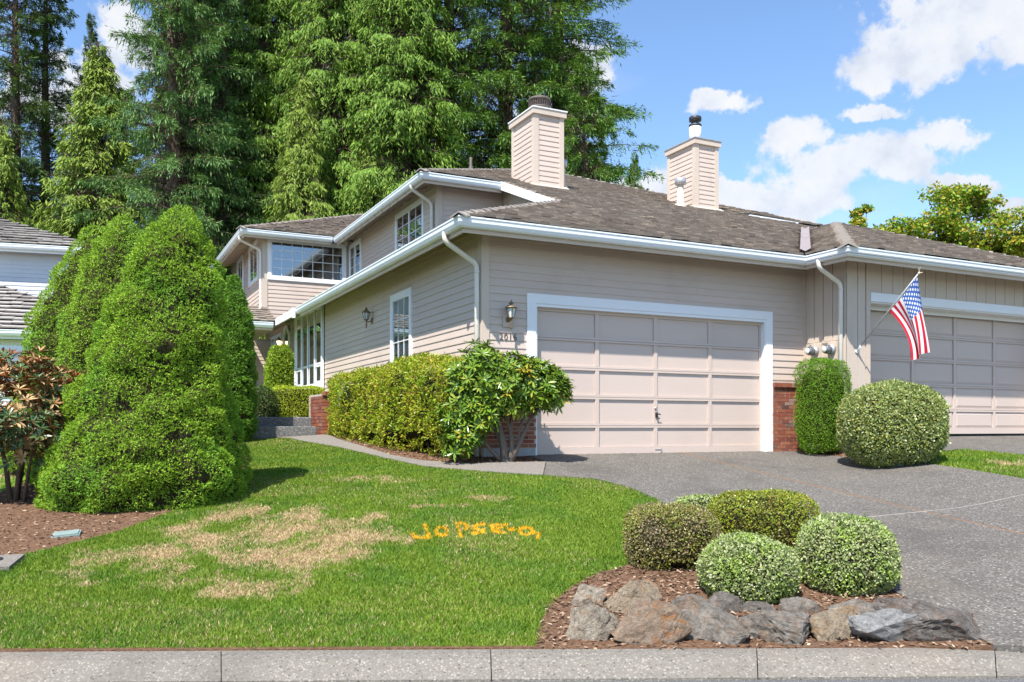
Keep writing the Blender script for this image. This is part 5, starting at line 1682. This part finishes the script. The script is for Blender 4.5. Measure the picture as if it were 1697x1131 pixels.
# conical dwarf spruces
def cone_spruce(name, x, y, zb, h, r, label, seed, n, mat='spruce', lean=0.0, ln=.034, bulge=1.0, group=None, squash=1.0, clump=.20, amp=.125, ex=.50, holes=()):
    rng = np.random.default_rng(seed)
    o = tag(empty(name, (x, y, zb)), label, 'conifer', group)
    def prof(t):
        t = np.asarray(t)
        return r * np.clip(1 - t, 0, 1) ** ex * (1 - .20 * np.exp(-(t / .07) ** 2)) * (1 + .10 * bulge * np.sin(t * 5.5 + seed))
    t = rng.random(n * 4)
    k = rng.random(n * 4) < (prof(t) + .03 * r) / (r * 1.15)
    t = t[k][:n]
    a = rng.uniform(0, 2 * PI, len(t))
    rr = prof(t)
    dr = (prof(np.clip(t + .01, 0, 1)) - prof(np.clip(t - .01, 0, 1))) / (.02 * h)
    Nn = unit(np.stack([np.cos(a), np.sin(a) , -dr], 1))
    P = np.stack([np.cos(a) * rr, np.sin(a) * rr * squash, t * h], 1)
    st = P * np.array([1, 1, 1.35])
    w1 = worley(st / (clump * 2.3), seed)
    w2 = worley(st / clump, seed + 5)
    bg = fbm(st / .6, seed + 8, 3) - .5
    w3 = worley(st / .075, seed + 21)
    disp = amp * 1.5 * (.5 - w1) + amp * .75 * (.5 - w2) + amp * 2.2 * bg + .045 * (.5 - w3)
    hollow = sstep(.33, .25, fbm(st * np.array([1, 1, 1.6]) / .32, seed + 30, 3)) * sstep(.75, .45, t)
    disp = disp - hollow * .10
    dep = rng.exponential(.018, len(t))
    P = P + Nn * (disp - np.minimum(dep, .10))[:, None]
    P[:, 0] += lean * P[:, 2]
    # hollows: sparse where the clumps part
    keep = rng.random(len(t)) < np.clip(1.45 - w1 * 1.05, .06, 1) * (1 - .75 * hollow) * np.clip(1.5 - w3 * 1.0, .2, 1)
    for ha, hz, ra, rzz in holes:
        da = (a - R(ha) + PI) % (2 * PI) - PI
        q = (da / ra) ** 2 + ((t * h - hz) / rzz) ** 2 + (w2 - .45) * .9
        keep &= (q > 1) | (rng.random(len(t)) < .04)
    P, Nn = P[keep], Nn[keep]
    m_ = len(P)
    reps = []
    for q in range(2):
        d = unit(Nn * .75 + rng.normal(0, .55, (m_, 3)) + np.array([0, 0, .30]))
        nr = unit(Nn + rng.normal(0, .50, (m_, 3)) + np.array([0, 0, .2]))
        reps.append(kites(P, d, nr, ln * rng.uniform(.7, 1.3, m_), ln * .32 * rng.uniform(.7, 1.3, m_), .45))
    link('foliage', quads_mesh('foliage', np.concatenate(reps), M[mat]), o)
    us, vs_ = 64, 48
    V = []
    for j in range(vs_ + 1):
        tt = j / vs_
        for i in range(us):
            aa = i / us * 2 * PI
            V.append((math.cos(aa) * float(prof(tt)), math.sin(aa) * float(prof(tt)) * squash, tt * h))
    V = np.array(V)
    st = V * np.array([1, 1, 1.35])
    dsp = amp * 1.5 * (.5 - worley(st / (clump * 2.3), seed)) + amp * .75 * (.5 - worley(st / clump, seed + 5)) + amp * 2.2 * (fbm(st / .6, seed + 8, 3) - .5) - .075
    aa = np.tile(np.arange(us) / us * 2 * PI, vs_ + 1)
    rad = np.maximum(np.hypot(V[:, 0], V[:, 1]) , 1e-4)
    f_ = np.maximum(rad + dsp, .004) / rad
    V[:, 0] *= f_; V[:, 1] *= f_
    V[:, 2] *= .97
    V[:, 0] += lean * V[:, 2]
    F = [(j * us + i, j * us + (i + 1) % us, (j + 1) * us + (i + 1) % us, (j + 1) * us + i) for j in range(vs_) for i in range(us)]
    link('twigs_and_gap_shade', poly_mesh('twigs_and_gap_shade', V, F, M['gap_shade'], smooth=True), o)  # closed dark hull inside the needles, shade put into its colour
    t = MB(); t.tube([(0, 0, -.2), (0, 0, h * .3)], [.07, .05], 8); t.build('trunk', M['bark'], o)
    return o
SG = 'conical dwarf spruces in the mulch bed'
cone_spruce('dwarf_spruce', -4.62, 10.75, -.50, 3.66, 1.30, 'largest conical bright green spruce, nearest the lawn', 21, 98000, lean=.125, group=SG, squash=.92, ex=.58, holes=[(-52, .86, .15, .05), (-42, .36, .12, .04)])
cone_spruce('dwarf_spruce', -5.80, 11.9, -.28, 3.66, .98, 'conical spruce just left of the largest one', 22, 48000, lean=.125, group=SG, amp=.10, ex=.56)
cone_spruce('dwarf_spruce', -6.72, 12.9, -.15, 3.60, 1.0, 'leftmost conical spruce in front of the blue grey house', 23, 44000, lean=.13, group=SG, amp=.10, ex=.56)
cone_spruce('arborvitae', -5.22, 16.2, .2, 3.15, .44, 'narrow darker arborvitae behind the largest spruce by the steps', 24, 24000, 'arbor', ln=.05, amp=.06, clump=.14, ex=.36)


# ------------------------------------------------------------------ rhododendrons with leaf whorls
def leaf_mesh(name, top, under, L=1.0, W=.27):
    """long leaf, upper and lower skin; base at the origin, tip along +x"""
    st_ = [(0, .04), (.3, .40), (.66, .46), (1, .02)]
    vs, fs, mi = [], [], []
    def skin(dz, m_, flip):
        b0 = len(vs)
        for t, w_ in st_:
            z = -.16 * t * t + dz
            vs.extend([(t * L, w_ * W, z + .035), (t * L, 0, z), (t * L, -w_ * W, z + .035)])
        for i in range(len(st_) - 1):
            for j in (0, 1):
                f = (b0 + i * 3 + j, b0 + i * 3 + j + 1, b0 + (i + 1) * 3 + j + 1, b0 + (i + 1) * 3 + j)
                fs.append(f if not flip else f[::-1]); mi.append(m_)
    skin(0, 0, True); skin(-.012, 1, False)
    me = bpy.data.meshes.new(name); me.from_pydata(vs, [], fs)
    me.materials.append(M[top]); me.materials.append(M[under])
    me.polygons.foreach_set('material_index', mi); me.update()
    return me


def whorls(o, centers, axes, meshes, rng, per=9, ln=.11, up=(.25, .75), near=None):
    """leaves set in rosettes; the ones nearest the street are single objects"""
    allm = {i: [] for i in range(len(meshes))}
    for c, ax, kind in zip(centers, axes, near):
        ax = Vector(ax).normalized()
        t1 = ax.cross(Vector((.3, .2, .9))).normalized(); t2 = ax.cross(t1)
        n = per + rng.integers(-2, 3)
        a0 = rng.uniform(0, 6.28)
        for k in range(n):
            a = a0 + k * 2 * PI / n + rng.uniform(-.25, .25)
            el = rng.uniform(*up) if k % 3 else rng.uniform(-.1, up[1])
            d = (t1 * math.cos(a) + t2 * math.sin(a)) * math.cos(el) + ax * math.sin(el)
            d.normalize()
            zz = (ax - d * ax.dot(d)).normalized()
            yy = zz.cross(d)
            L_ = ln * rng.uniform(.7, 1.2)
            Mx = Matrix((d * L_, yy * L_, zz * L_)).transposed().to_4x4()
            Mx.translation = Vector(c) + d * .008
            allm[kind].append(Mx)
    flat = [(m_, k) for k, v in allm.items() for m_ in v]
    W = o.matrix_basis
    flat.sort(key=lambda q: (W @ q[0].translation - Vector((0, 0, .46))).length)
    for m_, k in flat[:300]:
        q = link('leaf', meshes[k], o); q.matrix_local = m_
    for k in allm:
        rest = [m_ for m_, kk in flat[300:] if kk == k]
        if rest:
            q = link('foliage', join_instances('foliage', meshes[k], rest, list(meshes[k].materials)), o); q['kind'] = 'stuff'


# rust leaved rhododendron at the left edge
rng = np.random.default_rng(31)
ro = tag(empty('rhododendron', (-6.12, 10.55, Gs(-6.12, 10.55))), 'rhododendron with rust and tan new leaves at the left edge', 'shrub')
LM = [leaf_mesh('tan_leaf', 'rust_tip', 'rust'), leaf_mesh('dark_leaf', 'darkleaf', 'rust'), leaf_mesh('rust_leaf', 'rust', 'rust')]
P, Nn = super_surface(720, .86, .80, .72, 2.3, rng, -.85)
P = P * rng.uniform(.6, 1.03, (len(P), 1)) * (1 + .35 * (fbm(P / .35, 5, 2) - .5))[:, None]
cen, axs, kd = [], [], []
for p, n in zip(P, Nn):
    cen.append((p[0], p[1], p[2] + 1.10)); axs.append(tuple(n * .7 + np.array([0, 0, .75]) + rng.normal(0, .2, 3)))
    hi = p[2] > -.05
    kd.append(int(rng.choice([0, 0, 2, 1])) if (hi and rng.random() < .9) else (1 if rng.random() < .8 else 0))
whorls(ro, cen, axs, LM, rng, 8, .115, (.3, 1.0), near=kd)
stems(ro, [([(.05, 0, -.1), (.12, -.05, .35), (.3, -.05, .8), (.4, 0, 1.2)], .035, .015), ([(0, 0, -.1), (-.06, 0, .4), (-.2, .05, .9), (-.3, 0, 1.3)], .035, .015),
           ([(.02, .05, -.1), (.1, .1, .5), (.05, .2, 1.1)], .03, .012), ([(.2, -.1, -.1), (.3, -.15, .4), (.45, -.2, .95)], .025, .012), ([(-.1, -.1, -.1), (-.15, -.2, .5), (-.05, -.3, 1.0)], .026, .012)], 'bark')

# green rhododendron at the garage corner
rng = np.random.default_rng(32)
bx, by = -.10, 13.20
rg = tag(empty('rhododendron', (bx, by, Gs(bx, by))), 'green and yellow leaved rhododendron in front of the garage corner bricks', 'shrub')
LG = [leaf_mesh('green_leaf', 'rhodo', 'rhodo'), leaf_mesh('yellow_leaf', 'rhodo_old', 'rhodo_old')]
cen, axs, kd = [], [], []
for (cx_, cy_, cz_, rx_, ry_, rz_, n_) in ((.10, 0, 1.25, .60, .46, .36, 420), (-.40, -.08, 1.27, .46, .46, .48, 380), (.52, 0, 1.13, .40, .40, .37, 260), (-.62, -.15, .78, .36, .36, .52, 300), (.74, .02, 1.02, .24, .30, .28, 120), (-.35, -.15, .98, .35, .3, .3, 120), (.38, -.05, .90, .30, .26, .24, 90), (-.62, -.25, .45, .26, .26, .28, 90), (-.15, -.2, 1.0, .3, .25, .25, 90), (.05, -.1, .86, .34, .26, .20, 80), (-.72, -.3, .30, .24, .24, .24, 60), (-.38, -.3, .66, .28, .24, .26, 80)):
    P, Nn = super_surface(n_, rx_, ry_, rz_, 2.2, rng, -.7)
    P = P * (rng.random((len(P), 1)) ** .4 * .5 + .54) * (1 + .55 * (fbm(P / .28, 7, 2) - .5))[:, None]
    k_ = fbm(P / .22, 9, 2) > .40
    P, Nn = P[k_], Nn[k_]
    for p, n in zip(P, Nn):
        cen.append((p[0] + cx_, p[1] + cy_, p[2] + cz_)); axs.append(tuple(n * .8 + np.array([0, 0, .55]) + rng.normal(0, .25, 3))); kd.append(1 if rng.random() < .035 else 0)
whorls(rg, cen, axs, LG, rng, 7, .122, (.1, .7), near=kd)
stems(rg, [([(0, 0, -.08), (-.03, 0, .25), (-.10, 0, .6), (-.28, -.02, 1.05)], .075, .025), ([(.04, 0, -.08), (.10, .02, .2), (.08, 0, .5), (.16, 0, 1.1)], .06, .02),
           ([(.08, 0, 0), (.22, 0, .3), (.36, .02, .62), (.60, 0, .98)], .045, .016), ([(.20, 0, .28), (.22, .04, .55), (.42, .05, .98)], .03, .014),
           ([(-.04, 0, 0), (-.22, -.05, .18), (-.38, -.08, .38), (-.5, -.1, .8)], .04, .015), ([(-.02, .02, .2), (-.16, .05, .5), (-.12, .1, 1.0)], .04, .015),
           ([(.10, 0, .42), (.0, -.03, .7), (.02, -.05, 1.1)], .03, .012), ([(-.08, 0, -.1), (.0, -.02, .02), (.12, 0, -.06)], .09, .07)])


# ------------------------------------------------------------------ rocks
def rock(name, u, wpx, vtop, vbot, d, mat, label, seed, tall=1.0, depth=.62, tilt=0.0, flat=0.0):
    """angular boulder: hull of random points, cut faces, fine displacement"""
    k = d / 1431.0
    x = (u - 848.5) * k
    wd = wpx * k
    ht = (vbot - vtop + 10) * k
    rd = random.Random(seed)
    bm = bmesh.new()
    for i in range(13):
        v = Vector((rd.gauss(0, 1), rd.gauss(0, 1), rd.gauss(0, 1))).normalized()
        m_ = max(abs(v.x), abs(v.y), abs(v.z))
        v = v * (1 - .45) + v / m_ * .45
        bm.verts.new((v.x, v.y, v.z))
    bmesh.ops.convex_hull(bm, input=bm.verts)
    for v in [v for v in bm.verts if not v.link_faces]: bm.verts.remove(v)
    bmesh.ops.triangulate(bm, faces=bm.faces)
    bmesh.ops.bevel(bm, geom=list(bm.edges), offset=.025, segments=1, affect='EDGES', profile=.5)
    bmesh.ops.triangulate(bm, faces=bm.faces)
    bmesh.ops.subdivide_edges(bm, edges=[e for e in bm.edges if e.calc_length() > .3], cuts=3, use_grid_fill=True)
    bmesh.ops.triangulate(bm, faces=bm.faces)
    bmesh.ops.subdivide_edges(bm, edges=[e for e in bm.edges if e.calc_length() > .14], cuts=1, use_grid_fill=True)
    bmesh.ops.triangulate(bm, faces=bm.faces)
    co = np.array([v.co for v in bm.verts])
    lo, hi = co.min(0), co.max(0)
    co = (co - (lo + hi) / 2) / (hi - lo) * 2
    nrm = np.array([v.normal for v in bm.verts])
    disp = (fbm(co * 2.2 + seed, seed, 4) - .5) * .16 - np.maximum(0, fbm(co * np.array([1.5, 1.5, 6]) + seed * 2, seed + 3, 3) - .55) * .35 + (fbm(co * 7, seed + 7, 3) - .5) * .12
    co = co + nrm * disp[:, None]
    co = co * np.array([wd / 2, wd / 2 * depth, ht / 2 * 1.05])
    ct, s_t = math.cos(tilt), math.sin(tilt)
    co = np.stack([co[:, 0] * ct - co[:, 2] * s_t, co[:, 1], co[:, 0] * s_t + co[:, 2] * ct], 1)
    lo, hi = co.min(0), co.max(0)
    co = (co - (lo + hi) / 2) * np.array([wd, wd * depth, ht]) / (hi - lo)
    for v, c_ in zip(bm.verts, co): v.co = c_
    me = bpy.data.meshes.new(name); bm.to_mesh(me); bm.free()
    me.materials.append(M[mat])
    for p in me.polygons: p.use_smooth = False
    zc = .46 - ((vtop + vbot + 10) / 2 - 709) * k
    o = link(name, me, None, (x, d, zc), (0, 0, rd.uniform(-.2, .2)))
    return tag(o, label, 'rock', 'rockery stones along the curb')
rock('rock', 972, 73, 967, 1016, 6.55, 'rock_pale', 'small mottled rock, uppermost at the left end of the rockery', 1, tilt=.35)
rock('rock', 1050, 99, 959, 1004, 6.50, 'rock_tan', 'tan flat topped rock below the purplish mound', 12, depth=.9)
rock('rock', 980, 92, 999, 1074, 5.83, 'rock_pale', 'pale speckled rock, lower left end of the rockery', 3, tilt=.5)
rock('rock', 1075, 136, 995, 1074, 5.83, 'rock_rust', 'large rust stained rock at the curb', 4)
rock('rock', 1178, 147, 987, 1075, 5.86, 'rock_grey', 'big grey slab leaning down to the right', 25, tilt=-.45, depth=.7)
rock('rock', 1288, 145, 1013, 1074, 5.82, 'rock_grey', 'low wide grey brown rock below the front cream edged shrub', 6)
rock('rock', 1378, 86, 1003, 1074, 5.83, 'rock_tan', 'knobbly brown grey rock between the low wide rock and the blue grey block', 7)
rock('rock', 1465, 130, 1007, 1075, 5.82, 'rock_blue', 'blue grey block with a broken face at the curb', 8)
rock('rock', 1535, 172, 989, 1073, 5.90, 'rock_dark', 'long dark rock sloping down beside the driveway', 29, tilt=-.42, depth=.6)
rock('rock', 1325, 68, 989, 1030, 6.35, 'rock_grey', 'small grey rock tucked between the two cream edged shrubs', 10)
rock('rock', 1418, 92, 995, 1034, 6.35, 'rock_grey', 'flat grey slab under the shrub beside the driveway', 11, tilt=.15)
rock('rock', 1200, 66, 982, 1030, 6.42, 'rock_dark', 'dark rock in the shade of the front cream edged shrub', 13, tilt=-.3)
rock('rock', 1250, 66, 997, 1034, 6.40, 'rock_dark', 'dark low rock hidden deepest under the front cream edged shrub', 14)


# ------------------------------------------------------------------ background trees
def conifer_mesh(name, H, zc, Rm, kind, mat, seed, dens=1.0, sparse=0.0, zfade=None):
    rng = np.random.default_rng(seed)
    Qs, Tw = [], []
    limbs = MB()
    z = zc
    while z < H - .15:
        h = (z - zc) / (H - zc)
        prof = (1 - h) ** .72 * (.6 + .4 * min(1, h * 5 + .35))
        nb = {'cedar': 8, 'fir': 6, 'spruce': 7, 'deodar': 5}[kind]
        for b_ in range(nb):
            if rng.random() < sparse: continue
            a = rng.uniform(0, 2 * PI)
            L = max(.3, Rm * prof * rng.uniform(.5, 1.2))
            zz = z + rng.uniform(-.3, .3)
            if kind == 'cedar':
                rise, droop = .25 - .3 * (1 - h), .5
            elif kind == 'deodar':
                rise, droop = .35, .55
            else:
                rise, droop = -.02 + .45 * h, .22
            rad = np.array([math.cos(a), math.sin(a), 0]); lat = np.array([-math.sin(a), math.cos(a), 0])
            fade = 1.0 if zfade is None or z < zfade else .45      # far above the eaves: coarser
            n = int(dens * fade * (38 + 96 * L))
            # sprays gather in tufts along the branch
            nt_ = max(4, int(L * 5))
            tt = rng.uniform(.15, 1, nt_) ** .7
            pick = rng.integers(0, nt_, n)
            t = np.clip(tt[pick] + rng.normal(0, .045, n), .08, 1.03)
            toff = rng.normal(0, 1, nt_)[pick]
            c = rad[None] * (L * t)[:, None]
            c[:, 2] = zz + rise * L * t - droop * L * t * t * (1 if kind != 'cedar' else (1 - .35 * t))
            if kind == 'cedar':
                w_ = .16 * L * (1.1 - t) + .16
                off = toff * w_ + rng.normal(0, .07, n)
                c = c + lat[None] * off[:, None]
                hang = rng.exponential(.30, n)
                c[:, 2] -= hang + np.abs(off) * .25
                d = rad[None] * rng.uniform(.05, .75, n)[:, None] + lat[None] * rng.normal(0, .45, n)[:, None] + np.array([0, 0, -1]) * rng.uniform(.45, 1.1, n)[:, None]
                nr = unit(rad[None] * .8 + rng.normal(0, .6, (n, 3)) + np.array([0, 0, .5]))
                ln = rng.uniform(.14, .36, n) / fade ** .5; wd = ln * rng.uniform(.13, .24, n)
            else:
                w_ = .32 * L * (1.05 - t) * np.minimum(t * 3, 1) + .07
                sg = np.sign(toff)
                off = toff * .55 * w_ + rng.normal(0, .06, n)
                c = c + lat[None] * off[:, None]
                c[:, 2] += rng.normal(0, .07, n) - np.abs(off) * (.2 if kind == 'fir' else .38)
                d = rad[None] * rng.uniform(.3, 1.0, n)[:, None] + lat[None] * (sg * rng.uniform(.1, 1.0, n) + rng.normal(0, .3, n))[:, None] + np.array([0, 0, 1]) * rng.uniform(-.6, .3, n)[:, None]
                hang = rng.random(n) < (.30 if kind == 'spruce' else .18)
                d[hang] = d[hang] * .4 + np.array([0, 0, -.8])
                c[hang, 2] -= rng.exponential(.12, hang.sum())
                nr = unit(rng.normal(0, .5, (n, 3)) + np.array([0, 0, 1]))
                ln = rng.uniform(.11, .30, n) / fade ** .5; wd = ln * rng.uniform(.13, .25, n)
            Qs.append(kites(c, d, nr, ln, wd, .5))
            n2_ = int(14 * L * fade)
            t2_ = rng.uniform(.05, .62, n2_)
            c2_ = rad[None] * (L * t2_)[:, None] + rng.normal(0, .14 * L ** .5, (n2_, 3)); c2_[:, 2] += zz + rise * L * t2_ - droop * L * t2_ * t2_
            Tw.append(kites(c2_, rng.normal(0, 1, (n2_, 3)) + np.array([0, 0, -.6]), rng.normal(0, 1, (n2_, 3)), rng.uniform(.25, .6, n2_), rng.uniform(.02, .05, n2_)))
            if L > .8:
                pts = [tuple(rad * (L * q) + np.array([0, 0, zz + rise * L * q - droop * L * q * q * (1 if kind != 'cedar' else (1 - .35 * q))])) for q in (0, .35, .7, .95)]
                limbs.tube(pts, [.05 * L / 4 + .02, .03 * L / 4 + .015, .018, .008], 3, cap=False)
        z += .42 * (1.0 if z < H * .8 else .75)
    limbs.tube([(0, 0, -1), (0.03, 0, H * .3), (-.02, .03, H * .7), (0, 0, H - .1)], [.013 * H + .05, .010 * H + .04, .005 * H + .02, .012], 9)
    return quads_mesh(name, np.concatenate(Qs), M[mat]), limbs.mesh(name + '_trunk', M['bark']), quads_mesh(name + '_twigs', np.concatenate(Tw), M['bark'])

KINDS = {
    'fir': conifer_mesh('fir_crown', 36, 5, 5.4, 'fir', 'fir', 41, 1.15, zfade=25),
    'fir_dark': conifer_mesh('dark_fir_crown', 30, 5, 4.0, 'fir', 'fir_dark', 42, .9, .15),
    'spruce': conifer_mesh('spruce_crown', 34, 4, 5.2, 'spruce', 'bluespruce', 43, 1.15, zfade=25),
    'cedar': conifer_mesh('cedar_crown', 33, 4, 4.6, 'cedar', 'cedar', 44, 1.05, zfade=25),
    'cedar_yellow': conifer_mesh('young_cedar_crown', 18, 3, 3.3, 'cedar', 'cedar_yellow', 45, 1.0),
    'deodar': conifer_mesh('deodar_crown', 17, 4, 4.4, 'deodar', 'fir', 46, 1.4, .0),
}


def conifer(kind, u, d, scale, rz, label, name, zs=None):
    x = (u - 848.5) / 1431 * d
    o = tag(empty(name, (x, d, .2), rz), label, 'tree', 'tall conifers behind the houses')
    o.scale = (scale, scale, zs or scale)
    cm, tm, wm = KINDS[kind]
    link('crown', cm, o); link('trunk', tm, o); link('twigs_and_gap_shade', wm, o)  # in these crowns the inner part is modelled bark twigs
    return o
conifer('fir_dark', 26, 47, 1.0, .3, 'tall sparse dark fir at the left edge of the picture', 'fir_tree')
conifer('fir_dark', 76, 49, 1.0, 2.1, 'second sparse dark fir from the left', 'fir_tree', .96)
conifer('fir_dark', 152, 50, .60, 4.0, 'slender fir with a pointed tip showing against the sky', 'fir_tree', .81)
conifer('cedar_yellow', 8, 41, .80, 1.0, 'bright young cedar at the left edge under the dark firs', 'cedar_tree', .82)
conifer('cedar_yellow', 165, 42, 1.25, 2.0, 'yellow green cedar between the dark firs and the broad spruce', 'cedar_tree', 1.06)
conifer('cedar_yellow', 105, 44, .8, 5.0, 'low bright cedar above the neighbouring roof', 'cedar_tree', .62)
conifer('spruce', 288, 40, .90, .5, 'broad blue green spruce towering behind the conical spruces', 'spruce_tree', 1.0)
conifer('spruce', 372, 43, .9, 2.6, 'blue green spruce right of the broadest one', 'spruce_tree', 1.0)
conifer('cedar', 438, 45, 1.0, 1.2, 'dark trunked cedar behind the bay window roof', 'cedar_tree', 1.05)
conifer('cedar_yellow', 502, 39.5, .85, 3.3, 'young bright cedar rising just behind the bay roof', 'cedar_tree', .92)
conifer('cedar', 560, 43, 1.0, 4.1, 'tall drooping cedar behind the middle of the house', 'cedar_tree', 1.08)
conifer('cedar_yellow', 615, 40, .8, 5.5, 'small bright cedar over the upper left eave', 'cedar_tree', .80)
conifer('cedar', 668, 42, 1.0, 2.2, 'drooping cedar left of the big fir', 'cedar_tree', 1.05)
conifer('fir', 745, 44, 1.0, 1.6, 'large fir directly behind the upper roof', 'fir_tree', 1.05)
conifer('fir', 838, 45, 1.15, 3.9, 'large fir with a bare trunk beside the left chimney', 'fir_tree', 1.08)
conifer('fir', 925, 47, 1.10, 5.2, 'fir reaching out to the right above the left chimney', 'fir_tree', 1.08)
conifer('deodar', 968, 40, 1.0, .8, 'graceful deodar right of the left chimney', 'deodar_tree', 1.03)
conifer('deodar', 1052, 38, .42, 2.0, 'feathery deodar tip poking over the roof between the chimneys', 'deodar_tree', .72)
conifer('cedar', 330, 52, 1.0, .2, 'dark cedar filling the gap behind the two spruces', 'cedar_tree', 1.1)
conifer('cedar', 620, 52, 1.0, 2.9, 'cedar deep behind the young bright cedars', 'cedar_tree', 1.15)
conifer('fir', 490, 53, 1.0, .9, 'fir deep behind the bay roof', 'fir_tree', 1.15)
conifer('fir_dark', 205, 54, 1.25, 1.9, 'dark fir behind the yellow green cedar', 'fir_tree', .72)


def maple(name, u, d, H, clumps, label, seed, n):
    rng = np.random.default_rng(seed)
    x = (u - 848.5) / 1431 * d
    o = tag(empty(name, (x, d, .2)), label, 'tree', 'turning broadleaf trees on the right')
    t = MB(); t.tube([(0, 0, -.5), (.05, 0, H * .35), (0, .1, H * .6), (.1, 0, H * .85)], [.22, .16, .09, .03], 8)
    Qs = []
    tot = sum(c[3] * c[5] for c in clumps)
    for cx_, cy_, cz_, rx_, ry_, rz_ in clumps:
        nsub = max(5, int(9 * rx_ * rz_))
        for q in range(nsub):
            e = unit(rng.normal(0, 1, (1, 3)))[0] * rng.random() ** .4
            cc = np.array([cx_, cy_, cz_]) + e * np.array([rx_, ry_, rz_])
            sr = rng.uniform(.28, .58) * min(rx_, 1.2)
            m_ = int(n * (rx_ * rz_) / tot / nsub)
            P, Nn = super_surface(m_, sr * 1.25, sr * 1.1, sr * .55, 2.0, rng, -1)
            P = P * (rng.random(m_) ** .3)[:, None] * (1 + .7 * (fbm(P / .3 + q, seed, 2) - .5))[:, None]
            d_ = unit(rng.normal(0, 1, (m_, 3)) + np.array([0, 0, -.3]))
            nr = unit(Nn * .4 + rng.normal(0, .5, (m_, 3)) + np.array([0, 0, .8]))
            Qs.append(kites(P + cc, d_, nr, rng.uniform(.09, .19, m_), rng.uniform(.07, .13, m_), .5))
            t.tube([(0, 0, H * .35), (cx_ * .6, cy_ * .6, (H * .45 + cz_) / 2), tuple(cc)], [.05, .03, .01], 4)
    link('crown', quads_mesh('crown', np.concatenate(Qs), M['maple']), o)
    t.build('trunk', M['bark'], o)
    return o
maple('maple_tree', 1575, 34, 10, [(0, 0, 8.5, 1.5, 1.4, 1.5), (-1.7, .3, 7.8, 1.3, 1.2, .75), (1.5, 0, 8.0, 1.3, 1.2, 1.0), (.3, 0, 6.9, 2.6, 1.8, 1.2), (2.2, .4, 6.9, 1.2, 1.1, 1.0), (.3, 0, 9.5, 1.2, .9, .55), (-2.6, 0, 7.2, 1.2, 1.0, .8), (1.3, 0, 9.2, .6, .5, .45)], 'broadleaf tree with yellowing leaves behind the wing roof', 51, 26000)
maple('maple_tree', 1428, 35, 8, [(-.1, 0, 8.6, .5, .5, .7), (.3, 0, 8.0, .8, .7, .6), (-.3, 0, 7.7, .8, .7, .6), (.8, 0, 7.7, .8, .7, .6)], 'small leafy treetop just right of the wing roof peak', 52, 7000)
maple('maple_tree', 1718, 33, 9, [(0, 0, 8.2, .9, .9, 1.1), (.3, 0, 7.0, 1.2, 1.0, 1.0), (-.7, 0, 7.2, .7, .7, .6)], 'broadleaf tree cut by the right edge of the picture', 53, 8000)
